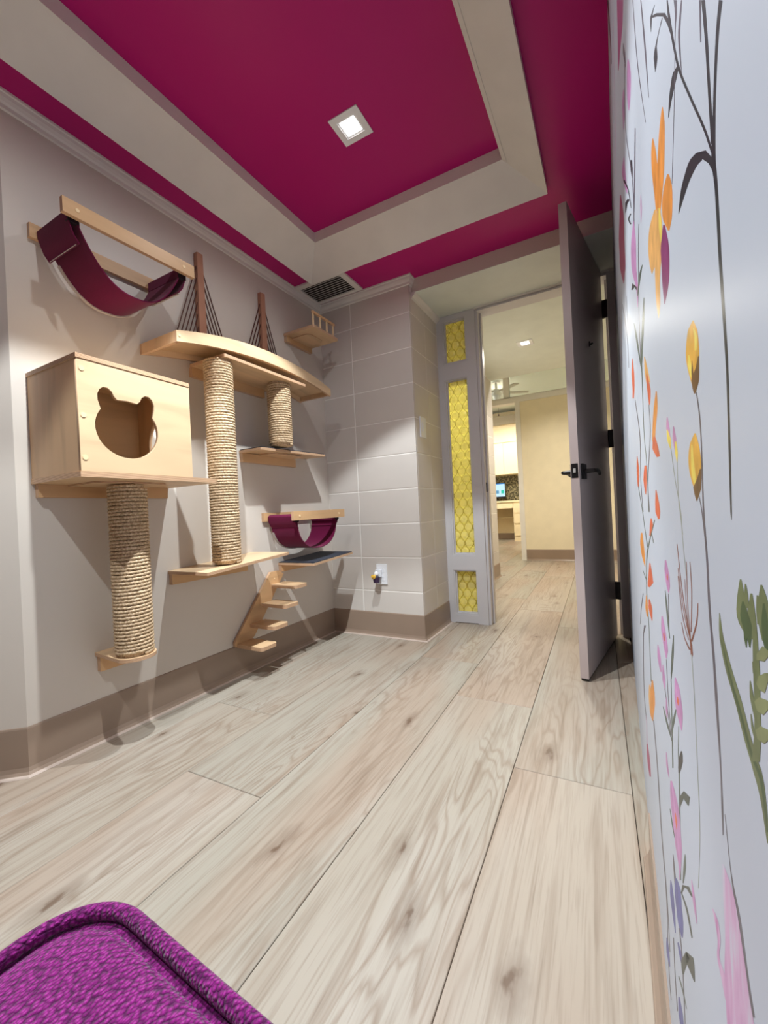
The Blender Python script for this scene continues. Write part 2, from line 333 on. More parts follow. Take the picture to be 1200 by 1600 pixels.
# painted flowers of the wallpaper
MURAL = """
stem dk 1483,8855,1444,8812 1488,8851,1449,8809 1495,8846,1457,8805 1503,8840,1466,8801 1513,8833,1476,8794 1522,8824,1486,8787 1531,8814,1496,8778 1540,8801,1505,8767 1549,8787,1515,8755 1558,8772,1524,8740 1567,8756,1534,8725 1575,8739,1543,8709 1584,8722,1551,8693 1593,8705,1559,8676 1601,8687,1567,8658 1609,8668,1574,8639 1618,8650,1581,8620 1625,8633,1587,8601 1632,8616,1592,8584 1640,8602,1596,8568 1647,8590,1600,8554 1654,8578,1603,8540 1660,8567,1605,8526 1664,8555,1606,8513 1666,8541,1607,8499 1664,8520,1606,8480 1657,8498,1603,8462 1649,8475,1600,8443 1643,8449,1597,8420 1640,8430,1596,8402 1638,8408,1595,8381 1637,8385,1595,8359 1636,8362,1594,8337 1635,8340,1594,8316 1634,8320,1593,8297 1634,8303,1593,8280 1634,8287,1593,8265 1634,8272,1593,8250 1634,8257,1593,8235 1634,8240,1593,8219 1633,8221,1592,8200 1632,8199,1591,8179 1630,8175,1589,8156 1628,8150,1587,8132 1626,8124,1585,8106 1624,8096,1583,8079 1622,8067,1581,8051 1619,8037,1579,8022 1615,8005,1578,7991 1612,7972,1576,7960 1609,7937,1574,7927 1606,7902,1573,7893 1605,7866,1574,7858 1606,7828,1575,7821 1609,7788,1578,7781 1612,7746,1582,7741 1615,7704,1586,7700 1619,7664,1590,7660 1622,7625,1593,7622 1625,7588,1597,7586 1628,7550,1601,7549 1631,7514,1605,7513 1633,7480,1609,7480 1635,7451,1613,7451 1637,7429,1616,7429 1631,7404,1623,7404
stem dk 1700,9083,1647,9028 1697,9067,1645,9013 1693,9045,1643,8993 1689,9019,1641,8970 1685,8990,1638,8944 1680,8960,1636,8917 1677,8932,1634,8890 1675,8902,1633,8863 1673,8871,1632,8833 1672,8839,1632,8803 1670,8807,1631,8772 1669,8775,1631,8742 1668,8745,1629,8713 1666,8715,1627,8683 1665,8685,1624,8652 1663,8654,1621,8621 1662,8627,1618,8593 1661,8604,1615,8570 1660,8587,1613,8553
stem dk 2438,9862,2398,9821 2436,9844,2389,9795 2434,9818,2375,9758 2428,9783,2358,9713 2414,9738,2338,9663 2398,9699,2323,9625 2379,9654,2305,9583 2356,9605,2287,9539 2333,9556,2268,9495 2311,9510,2249,9453 2291,9470,2231,9416 2262,9411,2203,9358 2236,9362,2175,9309 2192,9294,2132,9243 2153,9238,2096,9190 2109,9176,2054,9132 2062,9112,2010,9071 2015,9049,1966,9011 1971,8990,1924,8954 1934,8941,1890,8908 1897,8892,1854,8861 1861,8844,1820,8815 1826,8799,1787,8771 1796,8758,1757,8731 1769,8722,1732,8696 1735,8673,1700,8649 1706,8628,1673,8606 1683,8592,1652,8571 1667,8566,1638,8547
stem dk 3077,10425,3114,10474 2812,10166,2835,10208 2581,9929,2512,9877 2510,9838,2408,9741 2435,9735,2360,9663 2370,9633,2324,9590
leaf dk 2905,10328,2884,10306 3022,10412,2977,10365 3146,10501,3047,10398 3163,10469,3096,10401 3163,10426,3137,10400
leaf dk 2621,9966,2594,9936 2690,10002,2666,9976 2784,10051,2758,10025 2877,10101,2835,10060 2965,10145,2891,10074 3028,10171,2886,10037 3063,10170,2879,9998 3052,10112,2940,10009 3029,10052,3005,10030
leaf dk 2203,9337,2167,9302 2351,9435,2228,9318 2394,9450,2262,9327 2430,9454,2305,9341 2461,9455,2347,9353 2497,9454,2395,9365 2525,9446,2442,9375 2551,9425,2503,9385 2570,9406,2553,9392
leaf dk 1614,8461,1643,8479 1616,8482,1670,8516 1632,8518,1708,8561 1740,8627,1802,8643 1900,8736,1806,8641 2013,8796,1878,8678 2077,8821,1921,8696 2124,8832,1970,8713 2168,8839,2020,8729 2211,8847,2067,8742 2253,8851,2113,8752 2291,8850,2164,8762 2320,8843,2214,8771 2348,8831,2272,8781 2371,8818,2329,8791 2388,8810,2370,8798
stem gy 2236,9649,2156,9565 2226,9616,2156,9543 2219,9576,2163,9518 2221,9560,2178,9515 2229,9546,2198,9515 2245,9518,2224,9498 2257,9495,2239,9477 2272,9465,2255,9449 2290,9432,2272,9416 2309,9396,2291,9380 2329,9361,2311,9345 2350,9327,2331,9312 2372,9295,2353,9279 2397,9260,2378,9245 2423,9226,2404,9211 2450,9193,2429,9177 2474,9163,2453,9147 2494,9137,2474,9121 2518,9107,2498,9093 2536,9086,2517,9073 2549,9072,2531,9060 2558,9061,2541,9050
stem gy 2060,9464,2033,9434 2072,9462,2041,9429 2089,9459,2054,9422 2110,9456,2069,9414 2131,9451,2085,9405 2149,9445,2099,9394 2162,9436,2109,9384 2169,9419,2117,9367 2169,9396,2120,9349 2164,9371,2120,9330 2159,9346,2121,9310 2153,9317,2121,9287 2146,9284,2120,9261 2138,9255,2119,9238 2133,9235,2118,9222
stem gy 1733,9118,1704,9088 1734,9103,1707,9075 1736,9080,1711,9055 1739,9054,1716,9032 1742,9028,1721,9008 1744,9006,1725,8988 1745,8990,1728,8974
stem gy 3736,11233,3663,11156 3724,11184,3645,11102 3707,11117,3618,11027 3687,11039,3588,10939 3666,10954,3558,10847 3643,10868,3530,10758 3621,10785,3508,10677 3597,10697,3492,10599 3570,10599,3479,10517 3542,10501,3469,10435 3516,10410,3460,10361 3495,10334,3453,10298 3479,10280,3448,10253
stem gy 4471,12009,4400,11934 4456,11929,4383,11853 4439,11823,4362,11745 4417,11697,4337,11618 4387,11557,4304,11477 4346,11410,4262,11332 4292,11263,4211,11189 4217,11102,4141,11035 4122,10922,4055,10864 4022,10744,3964,10696 3929,10584,3880,10543 3853,10453,3810,10419 3802,10364,3764,10334
petal mg 7484,15189,5858,13473 7513,15153,5916,13482 7554,15100,5999,13492 7603,15042,6106,13516 7654,14990,6236,13564 7705,14946,6402,13651 7760,14904,6606,13771 7821,14867,6833,13909 7890,14837,7060,14044 7975,14816,7301,14180 8076,14802,7563,14326 8171,14794,7810,14462 8238,14787,7992,14564
stem gy 13130,21148,11938,19892 13027,20945,11881,19746 12883,20665,11797,19540 12719,20344,11703,19303 12555,20015,11611,19061 12409,19709,11537,18838 12299,19452,11493,18658 12221,19231,11485,18514 12161,19017,11502,18383 12115,18818,11535,18267 12080,18641,11574,18167 12052,18495,11609,18084 12029,18386,11631,18020
stem lp 9192,16992,8959,16746 9309,16952,9071,16705 9474,16894,9227,16644 9678,16823,9420,16570 9916,16745,9645,16487 10178,16665,9893,16403 10456,16591,10155,16324 10783,16519,10463,16246 11185,16439,10841,16159 11636,16356,11263,16067 12099,16274,11696,15977 12522,16200,12090,15895 12842,16142,12388,15832
petal pk 5580,12503,5413,12349 5683,12541,5267,12160 5814,12568,5153,11973 5873,12557,5170,11929 5934,12533,5220,11905 5985,12498,5289,11895 6013,12453,5361,11896 5964,12305,5542,11953 5892,12176,5706,12023
petal pk 6833,13243,6623,13061 7061,13372,6533,12920 7314,13467,6517,12797 7360,13430,6599,12799 7382,13355,6733,12824 7391,13263,6892,12863 7393,13178,7044,12903 7397,13122,7150,12929
leaf gy 6355,13433,6244,13327 6483,13428,5981,12957 6280,13136,5963,12844 6076,12865,5975,12774
stem gy 6235,13052,6094,12922 6308,13028,6165,12898 6428,13007,6280,12876 6569,12975,6415,12842 6700,12917,6540,12783 6786,12819,6622,12686 6790,12669,6623,12538 6681,12448,6515,12322 6487,12174,6324,12054 6262,11887,6104,11774 6049,11619,5895,11512 5881,11391,5730,11288 5784,11215,5634,11115 5759,11081,5609,10984 5782,10968,5630,10874 5835,10873,5680,10780 5901,10792,5744,10701 5963,10725,5803,10635 6000,10671,5839,10582
stem gy 4962,11232,4831,11129 5006,11214,4869,11108 5067,11187,4923,11077 5143,11155,4988,11040 5227,11119,5062,10999 5315,11082,5140,10959 5399,11047,5219,10923 5485,11013,5303,10892 5577,10979,5397,10862 5673,10944,5498,10833 5769,10908,5600,10804 5860,10871,5697,10773 5941,10833,5783,10741 6012,10793,5858,10705 6076,10750,5925,10665 6132,10706,5984,10625 6181,10665,6035,10588 6221,10630,6078,10555 6253,10604,6111,10532
leaf dk 5952,11620,5643,11399 6014,11546,5581,11245 5817,11294,5695,11212
petal pk 7696,12924,7482,12769 8002,13078,7462,12690 8450,13295,7429,12576 8686,13352,7368,12445 8432,13074,7255,12283 7972,12667,7117,12104 7617,12361,7023,11976 7206,12022,7065,11931
stem dk 8328,12976,7662,12539 6970,11936,6719,11776 6697,11671,6498,11544 6485,11435,6320,11332 6349,11279,6204,11191
leaf dk 7883,12148,8060,12256 7143,11836,7960,12358 6490,11476,7057,11854
leaf dk 6594,11358,6313,11182 7338,11721,6913,11469 6750,11297,6412,11108
petal md 10254,13961,9691,13600 10417,13987,9495,13402 10659,14024,9221,13128 10952,14071,8970,12860 11263,14124,8824,12662 11624,14198,8817,12548 12056,14294,8894,12476 12480,14376,8996,12420 12792,14403,9063,12356 12909,14302,9068,12246 12825,14119,9044,12138 12760,13960,9047,12048 12978,13897,9096,11950 12891,13683,9270,11918 11767,12939,9814,12021 10815,12347,10390,12153
petal pk 5959,10883,5831,10807 6128,10918,5770,10711 6380,10970,5690,10581 6605,11003,5642,10474 6746,11004,5651,10414 6840,10981,5689,10374 6892,10934,5724,10332 6917,10870,5752,10284 6898,10784,5777,10235 6795,10657,5780,10174 6554,10470,5730,10090 6265,10268,5654,9993 6063,10107,5623,9913 5988,9990,5684,9859 5975,9896,5792,9820 5971,9832,5874,9793
petal lp 4630,10339,4554,10290 4693,10327,4518,10217 4757,10297,4504,10141 4763,10223,4583,10116 4753,10155,4672,10108
stem gy 5082,10332,5013,10292 5113,10318,5040,10275 5156,10300,5077,10255 5207,10277,5122,10230 5265,10248,5173,10197 5325,10208,5226,10155 5385,10157,5281,10103 5449,10089,5341,10036 5522,10006,5411,9954 5599,9912,5486,9861 5673,9810,5558,9761 5740,9706,5622,9659 5791,9607,5670,9561 5823,9506,5697,9461 5841,9399,5709,9354 5848,9293,5709,9249 5848,9196,5704,9152 5847,9114,5697,9071 5849,9054,5696,9012
petal or 2790,9643,2757,9615 2837,9648,2732,9562 2902,9651,2711,9498 2933,9648,2713,9474 2967,9643,2721,9451 3002,9636,2733,9429 3037,9624,2748,9405 3062,9613,2760,9389 3087,9601,2774,9371 3113,9587,2790,9352 3139,9571,2808,9334 3163,9552,2829,9318 3186,9532,2854,9303 3206,9507,2887,9291 3226,9477,2928,9279 3244,9444,2974,9269 3259,9413,3019,9260 3273,9386,3059,9253 3283,9367,3088,9247
petal or 3358,9902,3309,9865 3416,9908,3249,9784 3477,9897,3184,9684 3491,9874,3164,9639 3497,9841,3147,9594 3496,9802,3134,9550 3490,9761,3125,9511 3471,9702,3119,9467 3442,9638,3120,9428 3414,9577,3132,9395 3390,9513,3163,9370 3367,9451,3205,9351 3351,9408,3236,9338
petal oy 3437,9472,3298,9386 3552,9508,3290,9347 3726,9562,3279,9294 3884,9598,3278,9246 3960,9599,3284,9216 4014,9585,3297,9188 4050,9562,3316,9164 4072,9533,3347,9147 4073,9485,3410,9139 4046,9426,3492,9144 4011,9371,3577,9154 3884,9245,3819,9213
petal oy 3246,9365,3105,9278 3286,9357,3081,9233 3345,9345,3050,9171 3399,9328,3037,9119 3430,9311,3047,9093 3457,9289,3070,9073 3482,9266,3097,9055 3506,9245,3122,9038 3539,9221,3150,9017 3569,9200,3178,8999 3593,9175,3208,8981 3610,9147,3242,8966 3620,9115,3277,8950 3626,9074,3308,8926 3629,9034,3322,8895 3630,8987,3332,8857 3626,8939,3342,8818 3617,8895,3359,8788 3569,8814,3427,8758 3523,8757,3490,8744
petal or 2710,9216,2648,9173 2771,9232,2598,9116 2852,9249,2552,9049 2909,9253,2549,9016 2967,9251,2556,8986 3007,9237,2568,8962 3017,9208,2582,8942 3005,9167,2601,8926 2974,9119,2624,8917 2787,8957,2722,8921
petal yl 3178,9323,3134,9296 3193,9299,3114,9252 3213,9264,3087,9191 3221,9225,3073,9141 3192,9153,3095,9099 3159,9094,3124,9075
petal pu 2992,9107,2916,9064 3049,9099,2858,8991 3118,9086,2799,8912 3164,9076,2779,8870 3191,9054,2775,8837 3188,9008,2778,8800 3176,8955,2790,8765 3182,8913,2810,8734 3187,8870,2841,8708 3176,8823,2889,8692 3159,8777,2949,8683 3142,8729,3027,8679 3128,8692,3094,8678
leaf gn 4849,9794,4769,9753 5077,9868,4881,9769 5388,9949,5070,9794 5529,9959,5216,9811 5672,9954,5405,9832 5800,9944,5598,9854 5894,9937,5740,9869
leaf gn 4858,9473,4753,9428 4919,9463,4772,9401 5009,9450,4798,9362 5118,9428,4839,9317 5234,9395,4907,9270 5321,9364,4978,9236 5424,9323,5073,9198 5534,9276,5184,9156 5643,9226,5298,9114 5737,9178,5403,9075 5805,9137,5484,9041 5819,9090,5568,9018 5770,8994,5592,8946 5786,8909,5623,8867 5815,8796,5662,8760 5848,8667,5704,8637 5879,8532,5741,8507 5899,8404,5768,8383 5902,8295,5776,8277 5881,8210,5760,8194 5841,8140,5722,8126 5791,8079,5674,8067 5741,8022,5624,8011 5699,7961,5583,7951 5674,7890,5558,7882 5666,7801,5550,7794 5669,7697,5554,7693 5680,7589,5564,7586 5694,7484,5577,7484 5707,7395,5590,7397 5715,7332,5597,7335
leaf gn 7009,10025,6876,9976 6932,9931,6623,9821 6738,9744,6307,9599 6612,9641,6201,9506 6452,9514,6087,9397 6284,9381,5973,9286 6127,9258,5870,9183 5999,9158,5786,9098 5913,9091,5727,9040
leaf dk 6911,10459,7259,10619 6276,10216,6927,10565 6276,10208,5913,10057 6048,10077,5918,10021
stem gy 12585,12614,12151,12436 12236,12381,11809,12209 11760,12069,11341,11905 11255,11735,10845,11579 10790,11418,10391,11272 10416,11146,10029,11009 10172,10938,9796,10809 10050,10777,9688,10657 10004,10635,9659,10524 10008,10508,9682,10408 10038,10399,9731,10308 10071,10308,9780,10225 10083,10239,9803,10161
stem gy 9491,11489,9243,11382 9487,11411,9239,11307 9480,11298,9233,11197 9473,11167,9226,11069 9466,11036,9219,10942 9460,10924,9214,10833 9456,10847,9210,10758
petal rd 8191,9872,7947,9799 8333,9843,7841,9700 8536,9797,7703,9566 8677,9730,7623,9451 8673,9628,7640,9367 8599,9509,7713,9296 8557,9416,7807,9241 8724,9311,8190,9195
stem gy 7856,9096,7633,9051 7725,9006,7503,8962 7538,8884,7316,8843 7334,8748,7114,8710 7147,8612,6927,8577 7001,8485,6783,8453 6920,8374,6705,8346 6916,8274,6703,8249 6967,8175,6758,8153 7052,8074,6847,8056 7148,7972,6948,7958 7230,7871,7034,7860 7269,7774,7077,7766 7258,7679,7069,7674 7217,7583,7031,7581 7160,7494,6977,7494 7099,7414,6918,7416 7045,7349,6866,7353 7012,7301,6833,7306
petal oy 5197,8990,5077,8955 5218,8926,4909,8839 5217,8840,4724,8711 5136,8749,4600,8617 5055,8680,4519,8553
petal rd 5002,8751,4869,8717 5000,8707,4756,8647 4995,8644,4610,8554 4975,8581,4525,8479 4888,8480,4583,8415 4807,8402,4685,8378
stem gy 4893,8420,4807,8403 4877,8383,4792,8367 4847,8332,4764,8317 4822,8273,4740,8259 4818,8209,4737,8196 4853,8143,4769,8131 4929,8084,4840,8072 5048,8017,4950,8005 5195,7942,5085,7931 5351,7861,5229,7851 5494,7779,5361,7771 5594,7701,5455,7695 5642,7627,5501,7623 5651,7553,5514,7551 5635,7484,5505,7484 5608,7423,5485,7424 5581,7373,5466,7375 5568,7335,5457,7338
petal or 4006,8351,3922,8331 4077,8332,3913,8296 4181,8304,3904,8245 4284,8270,3923,8197 4351,8238,3972,8166 4418,8201,4046,8134 4480,8162,4126,8103 4533,8127,4192,8074 4606,8066,4273,8019 4645,8023,4319,7981
petal rd 4468,8043,4262,8016 4593,8012,4146,7959 4657,7956,4026,7899 4222,7835,3909,7815
petal pk 3299,8015,3243,8005 3338,7987,3201,7965 3362,7947,3157,7919 3246,7867,3139,7855
petal yl 3335,7938,3278,7931 3346,7908,3194,7890 3335,7867,3118,7844 3175,7793,3140,7790
petal pk 2979,7904,2933,7898 3014,7878,2895,7862 3039,7840,2858,7818 2998,7792,2849,7777 2951,7754,2850,7745
petal yl 2937,7809,2864,7801 2946,7780,2839,7769 2948,7744,2818,7732 2886,7688,2857,7686
stem lg 3150,7785,3116,7782 3133,7758,3099,7755 3110,7719,3076,7717 3082,7675,3049,7673 3051,7630,3019,7629 3018,7588,2987,7587 2987,7555,2957,7555 2952,7521,2922,7521 2915,7488,2886,7489 2880,7457,2852,7458 2851,7427,2823,7428 2830,7400,2803,7401 2816,7366,2789,7367 2815,7336,2788,7338 2817,7305,2790,7307 2811,7267,2784,7269 2799,7233,2772,7236 2783,7194,2757,7197 2766,7152,2740,7156 2749,7113,2723,7117 2734,7080,2709,7085 2725,7057,2699,7062
stem lg 2886,7688,2857,7686 2888,7666,2860,7664 2892,7633,2863,7632 2897,7596,2868,7594 2900,7556,2872,7556 2903,7520,2874,7520 2903,7491,2874,7491 2896,7454,2867,7454 2883,7428,2854,7429 2865,7399,2837,7400 2846,7368,2819,7369 2823,7332,2796,7334 2802,7300,2775,7302 2787,7277,2761,7280
petal yf 2142,8215,2123,8208 2264,8221,2049,8143 2297,8211,2037,8119 2323,8194,2030,8095 2344,8176,2027,8072 2363,8148,2029,8045 2364,8114,2035,8020 2339,8073,2042,7994 2301,8031,2057,7969 2258,7990,2089,7949 2219,7955,2125,7933 2188,7922,2168,7917
petal yl 2141,8183,2119,8175 2122,8135,2050,8113 2124,8108,2063,8088 2129,8086,2085,8072
petal yl 2302,8119,2267,8109 2324,8081,2229,8056 2294,8041,2214,8022 2262,8007,2204,7994
petal br 2059,8041,2031,8033 2083,8028,2036,8014 2122,8012,2044,7988 2189,8005,2050,7964 2248,7992,2065,7942 2229,7955,2114,7926 2195,7922,2163,7915
petal br 2209,8067,2197,8063 2221,8050,2191,8042 2233,8028,2184,8015 2235,8001,2180,7987 2234,7979,2177,7966
stem gy 2149,7918,2127,7914 2137,7896,2113,7891 2121,7864,2094,7859 2107,7830,2078,7825 2102,7810,2073,7805 2098,7789,2069,7784 2095,7767,2066,7763 2093,7745,2064,7741 2091,7723,2063,7719 2091,7703,2063,7699 2092,7684,2064,7681 2094,7664,2066,7661 2097,7641,2068,7638 2099,7613,2070,7611 2102,7586,2073,7584 2107,7555,2076,7553 2111,7521,2079,7520 2115,7486,2081,7486 2118,7451,2083,7452 2119,7417,2082,7418 2117,7384,2080,7386 2113,7351,2074,7354 2108,7319,2068,7322 2102,7287,2062,7291 2098,7255,2056,7260 2095,7222,2052,7228 2094,7190,2050,7197 2095,7157,2050,7165 2096,7124,2050,7133 2098,7092,2050,7101 2098,7059,2049,7070 2096,7027,2046,7039 2092,6995,2042,7008 2085,6964,2036,6978 2078,6934,2029,6948 2070,6904,2022,6919 2064,6874,2016,6889 2058,6844,2010,6860 2054,6814,2006,6831 2052,6785,2002,6803 2050,6755,1998,6775 2048,6725,1994,6746 2046,6693,1991,6716 2042,6659,1989,6683 2037,6622,1987,6645 2031,6581,1985,6604 2025,6539,1983,6560 2018,6498,1982,6517 2014,6459,1982,6477 2011,6424,1981,6441 2010,6392,1981,6410 2012,6363,1980,6382 2014,6335,1980,6356 2018,6309,1981,6332 2020,6284,1981,6309 2022,6261,1983,6287 2023,6234,1986,6259 2023,6209,1990,6231 2023,6186,1995,6206 2023,6168,2000,6184 2023,6154,2003,6168
stem gy 1960,6277,1948,6285 1954,6256,1941,6265 1946,6227,1933,6236 1936,6193,1923,6202 1925,6158,1912,6168 1913,6126,1899,6137 1902,6099,1884,6113 1889,6078,1867,6097 1876,6061,1847,6086 1862,6046,1826,6077 1848,6032,1806,6070 1834,6018,1786,6061 1820,6000,1768,6048 1806,5980,1753,6030 1793,5957,1739,6009 1779,5934,1725,5987 1766,5911,1713,5965 1753,5891,1701,5944 1740,5874,1689,5927 1727,5861,1678,5913 1713,5850,1666,5901 1700,5841,1655,5890 1687,5834,1645,5880 1677,5828,1637,5873 1670,5823,1631,5867
petal yf 2231,7758,2198,7752 2363,7731,2143,7703 2411,7703,2119,7673 2439,7669,2103,7641 2442,7643,2101,7619 2434,7616,2104,7597 2417,7590,2110,7577 2369,7553,2123,7547 2326,7527,2136,7525
petal yl 2333,7719,2297,7715 2343,7701,2294,7696 2356,7675,2290,7669 2365,7648,2283,7642 2366,7622,2271,7617 2363,7596,2257,7591 2354,7573,2248,7570 2297,7535,2262,7534
petal br 2138,7597,2101,7593 2211,7562,2113,7554 2335,7525,2131,7514 2310,7493,2183,7490 2264,7463,2242,7463
stem gy 2199,7484,2179,7484 2186,7468,2165,7469 2167,7446,2146,7447 2149,7416,2127,7417 2141,7398,2118,7400 2133,7379,2109,7380 2124,7357,2100,7359 2117,7334,2092,7336 2110,7311,2085,7313 2105,7287,2079,7289 2100,7260,2075,7263 2098,7229,2073,7233 2095,7198,2072,7201 2094,7168,2071,7172 2093,7143,2071,7147 2092,7125,2070,7129
petal rd 8143,8216,7901,8194 8246,8154,7756,8113 8392,8062,7570,8004 8486,7967,7476,7908 8434,7822,7632,7788 8340,7711,7850,7696
petal rd 6069,7902,5688,7873 6288,7836,5690,7799 6481,7740,5727,7707 6343,7628,5874,7616 6160,7544,6023,7542
petal rd 4512,7563,4422,7561 4574,7502,4303,7502 4640,7431,4183,7438 4647,7355,4128,7372 4391,7298,4224,7307
petal rd 5401,7269,5195,7277 5605,7170,5038,7199 5748,7050,5410,7073
stem gn 8211,7706,7967,7701 8002,7626,7771,7623 7719,7518,7504,7518 7440,7409,7240,7412 7224,7319,7036,7325 7045,7232,6869,7239 6914,7157,6748,7166 6781,7083,6615,7094 6612,6998,6432,7012 6446,6915,6245,6934 6333,6859,6119,6882
stem gn 4848,7275,4747,7277 5048,7217,4934,7221 5361,7127,5224,7134 5671,7037,5506,7048 6020,6936,5796,6954 6310,6843,6036,6868 6535,6762,6266,6790 6721,6645,6480,6675 6795,6578,6557,6610 6876,6497,6639,6531 6957,6405,6721,6442 7032,6308,6796,6348 7091,6213,6858,6255 7126,6125,6897,6169 7127,6050,6906,6096 7099,5988,6888,6033 7054,5929,6855,5974 7006,5867,6817,5912 6966,5794,6785,5839 6946,5702,6771,5748 6948,5576,6775,5624 6963,5419,6790,5471 6985,5249,6811,5306 7011,5083,6834,5145 7033,4940,6855,5006 7048,4840,6868,4909
stem gn 5408,7109,5304,7117 5272,7062,5162,7072 5144,7017,5027,7029
petal or 8020,6933,7461,6971 8281,6833,7355,6906 8490,6703,7227,6822 8307,6606,7115,6738 7969,6538,7033,6656 7213,6488,7025,6515
petal rd 6007,6698,5813,6724 6152,6613,5692,6679 6339,6504,5559,6627 6616,6358,5439,6552 6657,6291,6171,6368
petal or 7244,6054,7054,6092 7491,5915,6923,6035 7704,5758,6822,5960 7317,5714,7029,5785
petal rd 6587,6130,6281,6195 6736,5975,5862,6179 6402,5960,5882,6089 6086,5965,5952,6000
stem gn 8030,6307,7807,6344 7447,6313,7255,6347 6944,6318,6777,6350
stem gy 8377,5858,8066,5917 8884,5644,8563,5709 9569,5338,9240,5412 9949,5133,9623,5209 10298,4921,9983,5000 10551,4766,10246,4845
stem gy 8434,5296,7722,5477 9091,4965,8723,5067 9261,4789,8914,4891 9471,4553,9130,4659 9699,4277,9352,4393 9920,3987,9559,4116 10103,3715,9729,3857 10213,3498,9833,3648 10221,3346,9847,3500 10148,3239,9780,3395 10028,3167,9668,3325 9894,3120,9542,3279 9778,3086,9431,3245 9706,3054,9363,3213
petal pk 3916,6995,3809,7009 3998,6906,3682,6955 3961,6847,3605,6908 3863,6789,3615,6836 3762,6766,3700,6778
petal rd 3810,6904,3759,6912 3842,6874,3727,6893 3796,6857,3745,6866
stem gy 3784,6755,3734,6765 3796,6713,3746,6724 3814,6651,3763,6662 3835,6578,3784,6591 3857,6504,3804,6518 3875,6440,3822,6455 3888,6396,3835,6411
leaf gn 4045,6730,3987,6742 4042,6701,3962,6718 4038,6660,3926,6684 4029,6613,3889,6645 4012,6567,3859,6604 3986,6529,3842,6566 3951,6488,3826,6521 3915,6448,3814,6476 3883,6414,3803,6437 3861,6391,3796,6410
petal pk 4535,6401,4391,6437 4588,6335,4304,6409 4627,6257,4205,6375 4588,6214,4140,6346 4519,6183,4088,6315 4442,6153,4036,6282 4366,6130,4018,6242 4260,6103,4179,6130
petal rd 4409,6282,4340,6302 4413,6245,4277,6285 4347,6229,4280,6249
petal pk 5254,5918,5131,5956 5318,5838,4997,5942 5339,5751,4865,5912 5171,5722,4832,5844 5005,5716,4829,5781
petal pk 4692,5898,4594,5932 4745,5811,4506,5899 4774,5721,4429,5854 4579,5714,4486,5751
leaf gn 3556,6503,3501,6518 3592,6466,3511,6490 3646,6413,3525,6449 3706,6350,3547,6399 3761,6287,3582,6345 3799,6235,3627,6292 3838,6176,3688,6228 3874,6117,3755,6160 3905,6066,3817,6099 3928,6029,3861,6055
stem gn 3882,6122,3829,6141 3896,6076,3839,6097 3915,6012,3854,6035 3938,5935,3872,5962 3963,5850,3891,5881 3989,5765,3910,5800 4013,5685,3928,5725 4037,5604,3946,5648 4064,5516,3966,5565 4091,5426,3986,5480 4116,5342,4005,5401 4137,5269,4021,5334 4153,5217,4033,5285
stem gy 4255,6097,4191,6119 4254,6054,4190,6077 4254,5994,4190,6017 4253,5922,4189,5947 4250,5848,4186,5874 4242,5779,4179,5806 4230,5722,4166,5750 4208,5676,4145,5705 4179,5636,4117,5664 4146,5600,4085,5629 4114,5570,4054,5600 4087,5546,4028,5576 4068,5528,4010,5557
stem gy 4569,5718,4495,5748 4529,5696,4457,5726 4474,5666,4403,5697 4412,5632,4343,5663 4352,5599,4285,5629 4302,5570,4237,5601 4248,5538,4184,5569 4195,5507,4133,5538 4151,5480,4090,5511 4120,5462,4060,5493
petal pk 3604,6181,3514,6216 3623,6134,3411,6219 3645,6076,3305,6216 3664,6028,3265,6195 3662,5986,3242,6168 3617,5960,3206,6146 3544,5945,3187,6110 3469,5939,3206,6063 3384,5935,3242,6004 3326,5933,3269,5962
petal rd 3500,6085,3437,6112 3516,6044,3369,6108 3459,6041,3407,6064
stem gn 3499,5878,3456,5898 3516,5844,3470,5866 3542,5794,3492,5819 3572,5737,3515,5765 3599,5680,3536,5713 3619,5635,3550,5671 3628,5590,3551,5632 3624,5560,3539,5607 3628,5513,3537,5564 3636,5480,3542,5534 3645,5447,3550,5502 3656,5409,3560,5465 3670,5362,3573,5421 3686,5304,3590,5363 3707,5230,3611,5290 3734,5126,3642,5186 3770,4992,3682,5052 3809,4842,3727,4902 3848,4694,3772,4752 3882,4565,3811,4620 3906,4473,3839,4526
leaf gn 3645,5933,3577,5961 3758,5850,3633,5903 3899,5740,3721,5819 3996,5637,3861,5700 4061,5558,3990,5592
leaf gn 4899,5411,4815,5449 4815,5404,4688,5462 4697,5396,4519,5480 4563,5399,4369,5494 4400,5423,4240,5503 4231,5454,4124,5510 4120,5475,4047,5514
leaf dk 3408,5752,3329,5793 3513,5666,3307,5774 3627,5562,3312,5732 3656,5500,3422,5628 3656,5463,3543,5526
petal pk 4452,5685,4381,5714 4505,5609,4345,5678 4550,5526,4319,5628 4474,5487,4403,5520
petal pk 4765,5027,4684,5070 4811,4948,4638,5042 4824,4869,4584,5005 4702,4868,4539,4964 4580,4887,4506,4931
stem rb 3076,7198,3044,7201 3061,7167,3028,7171 3042,7124,3008,7129 3018,7075,2983,7080 2992,7023,2956,7029 2964,6973,2927,6980 2934,6931,2897,6938 2900,6893,2863,6901 2861,6857,2825,6866 2820,6823,2786,6832 2782,6793,2748,6803 2750,6767,2715,6777 2726,6746,2689,6757 2699,6713,2641,6731 2694,6695,2615,6720 2684,6647,2600,6675 2651,6646,2627,6654
stem rb 3086,7049,3053,7054 3070,7024,3037,7030 3048,6990,3016,6996 3023,6950,2992,6956 2994,6909,2963,6915 2962,6870,2932,6877 2929,6839,2899,6846 2889,6812,2860,6820 2843,6788,2814,6796 2796,6766,2766,6775 2752,6747,2722,6757 2716,6733,2686,6742 2691,6722,2661,6732
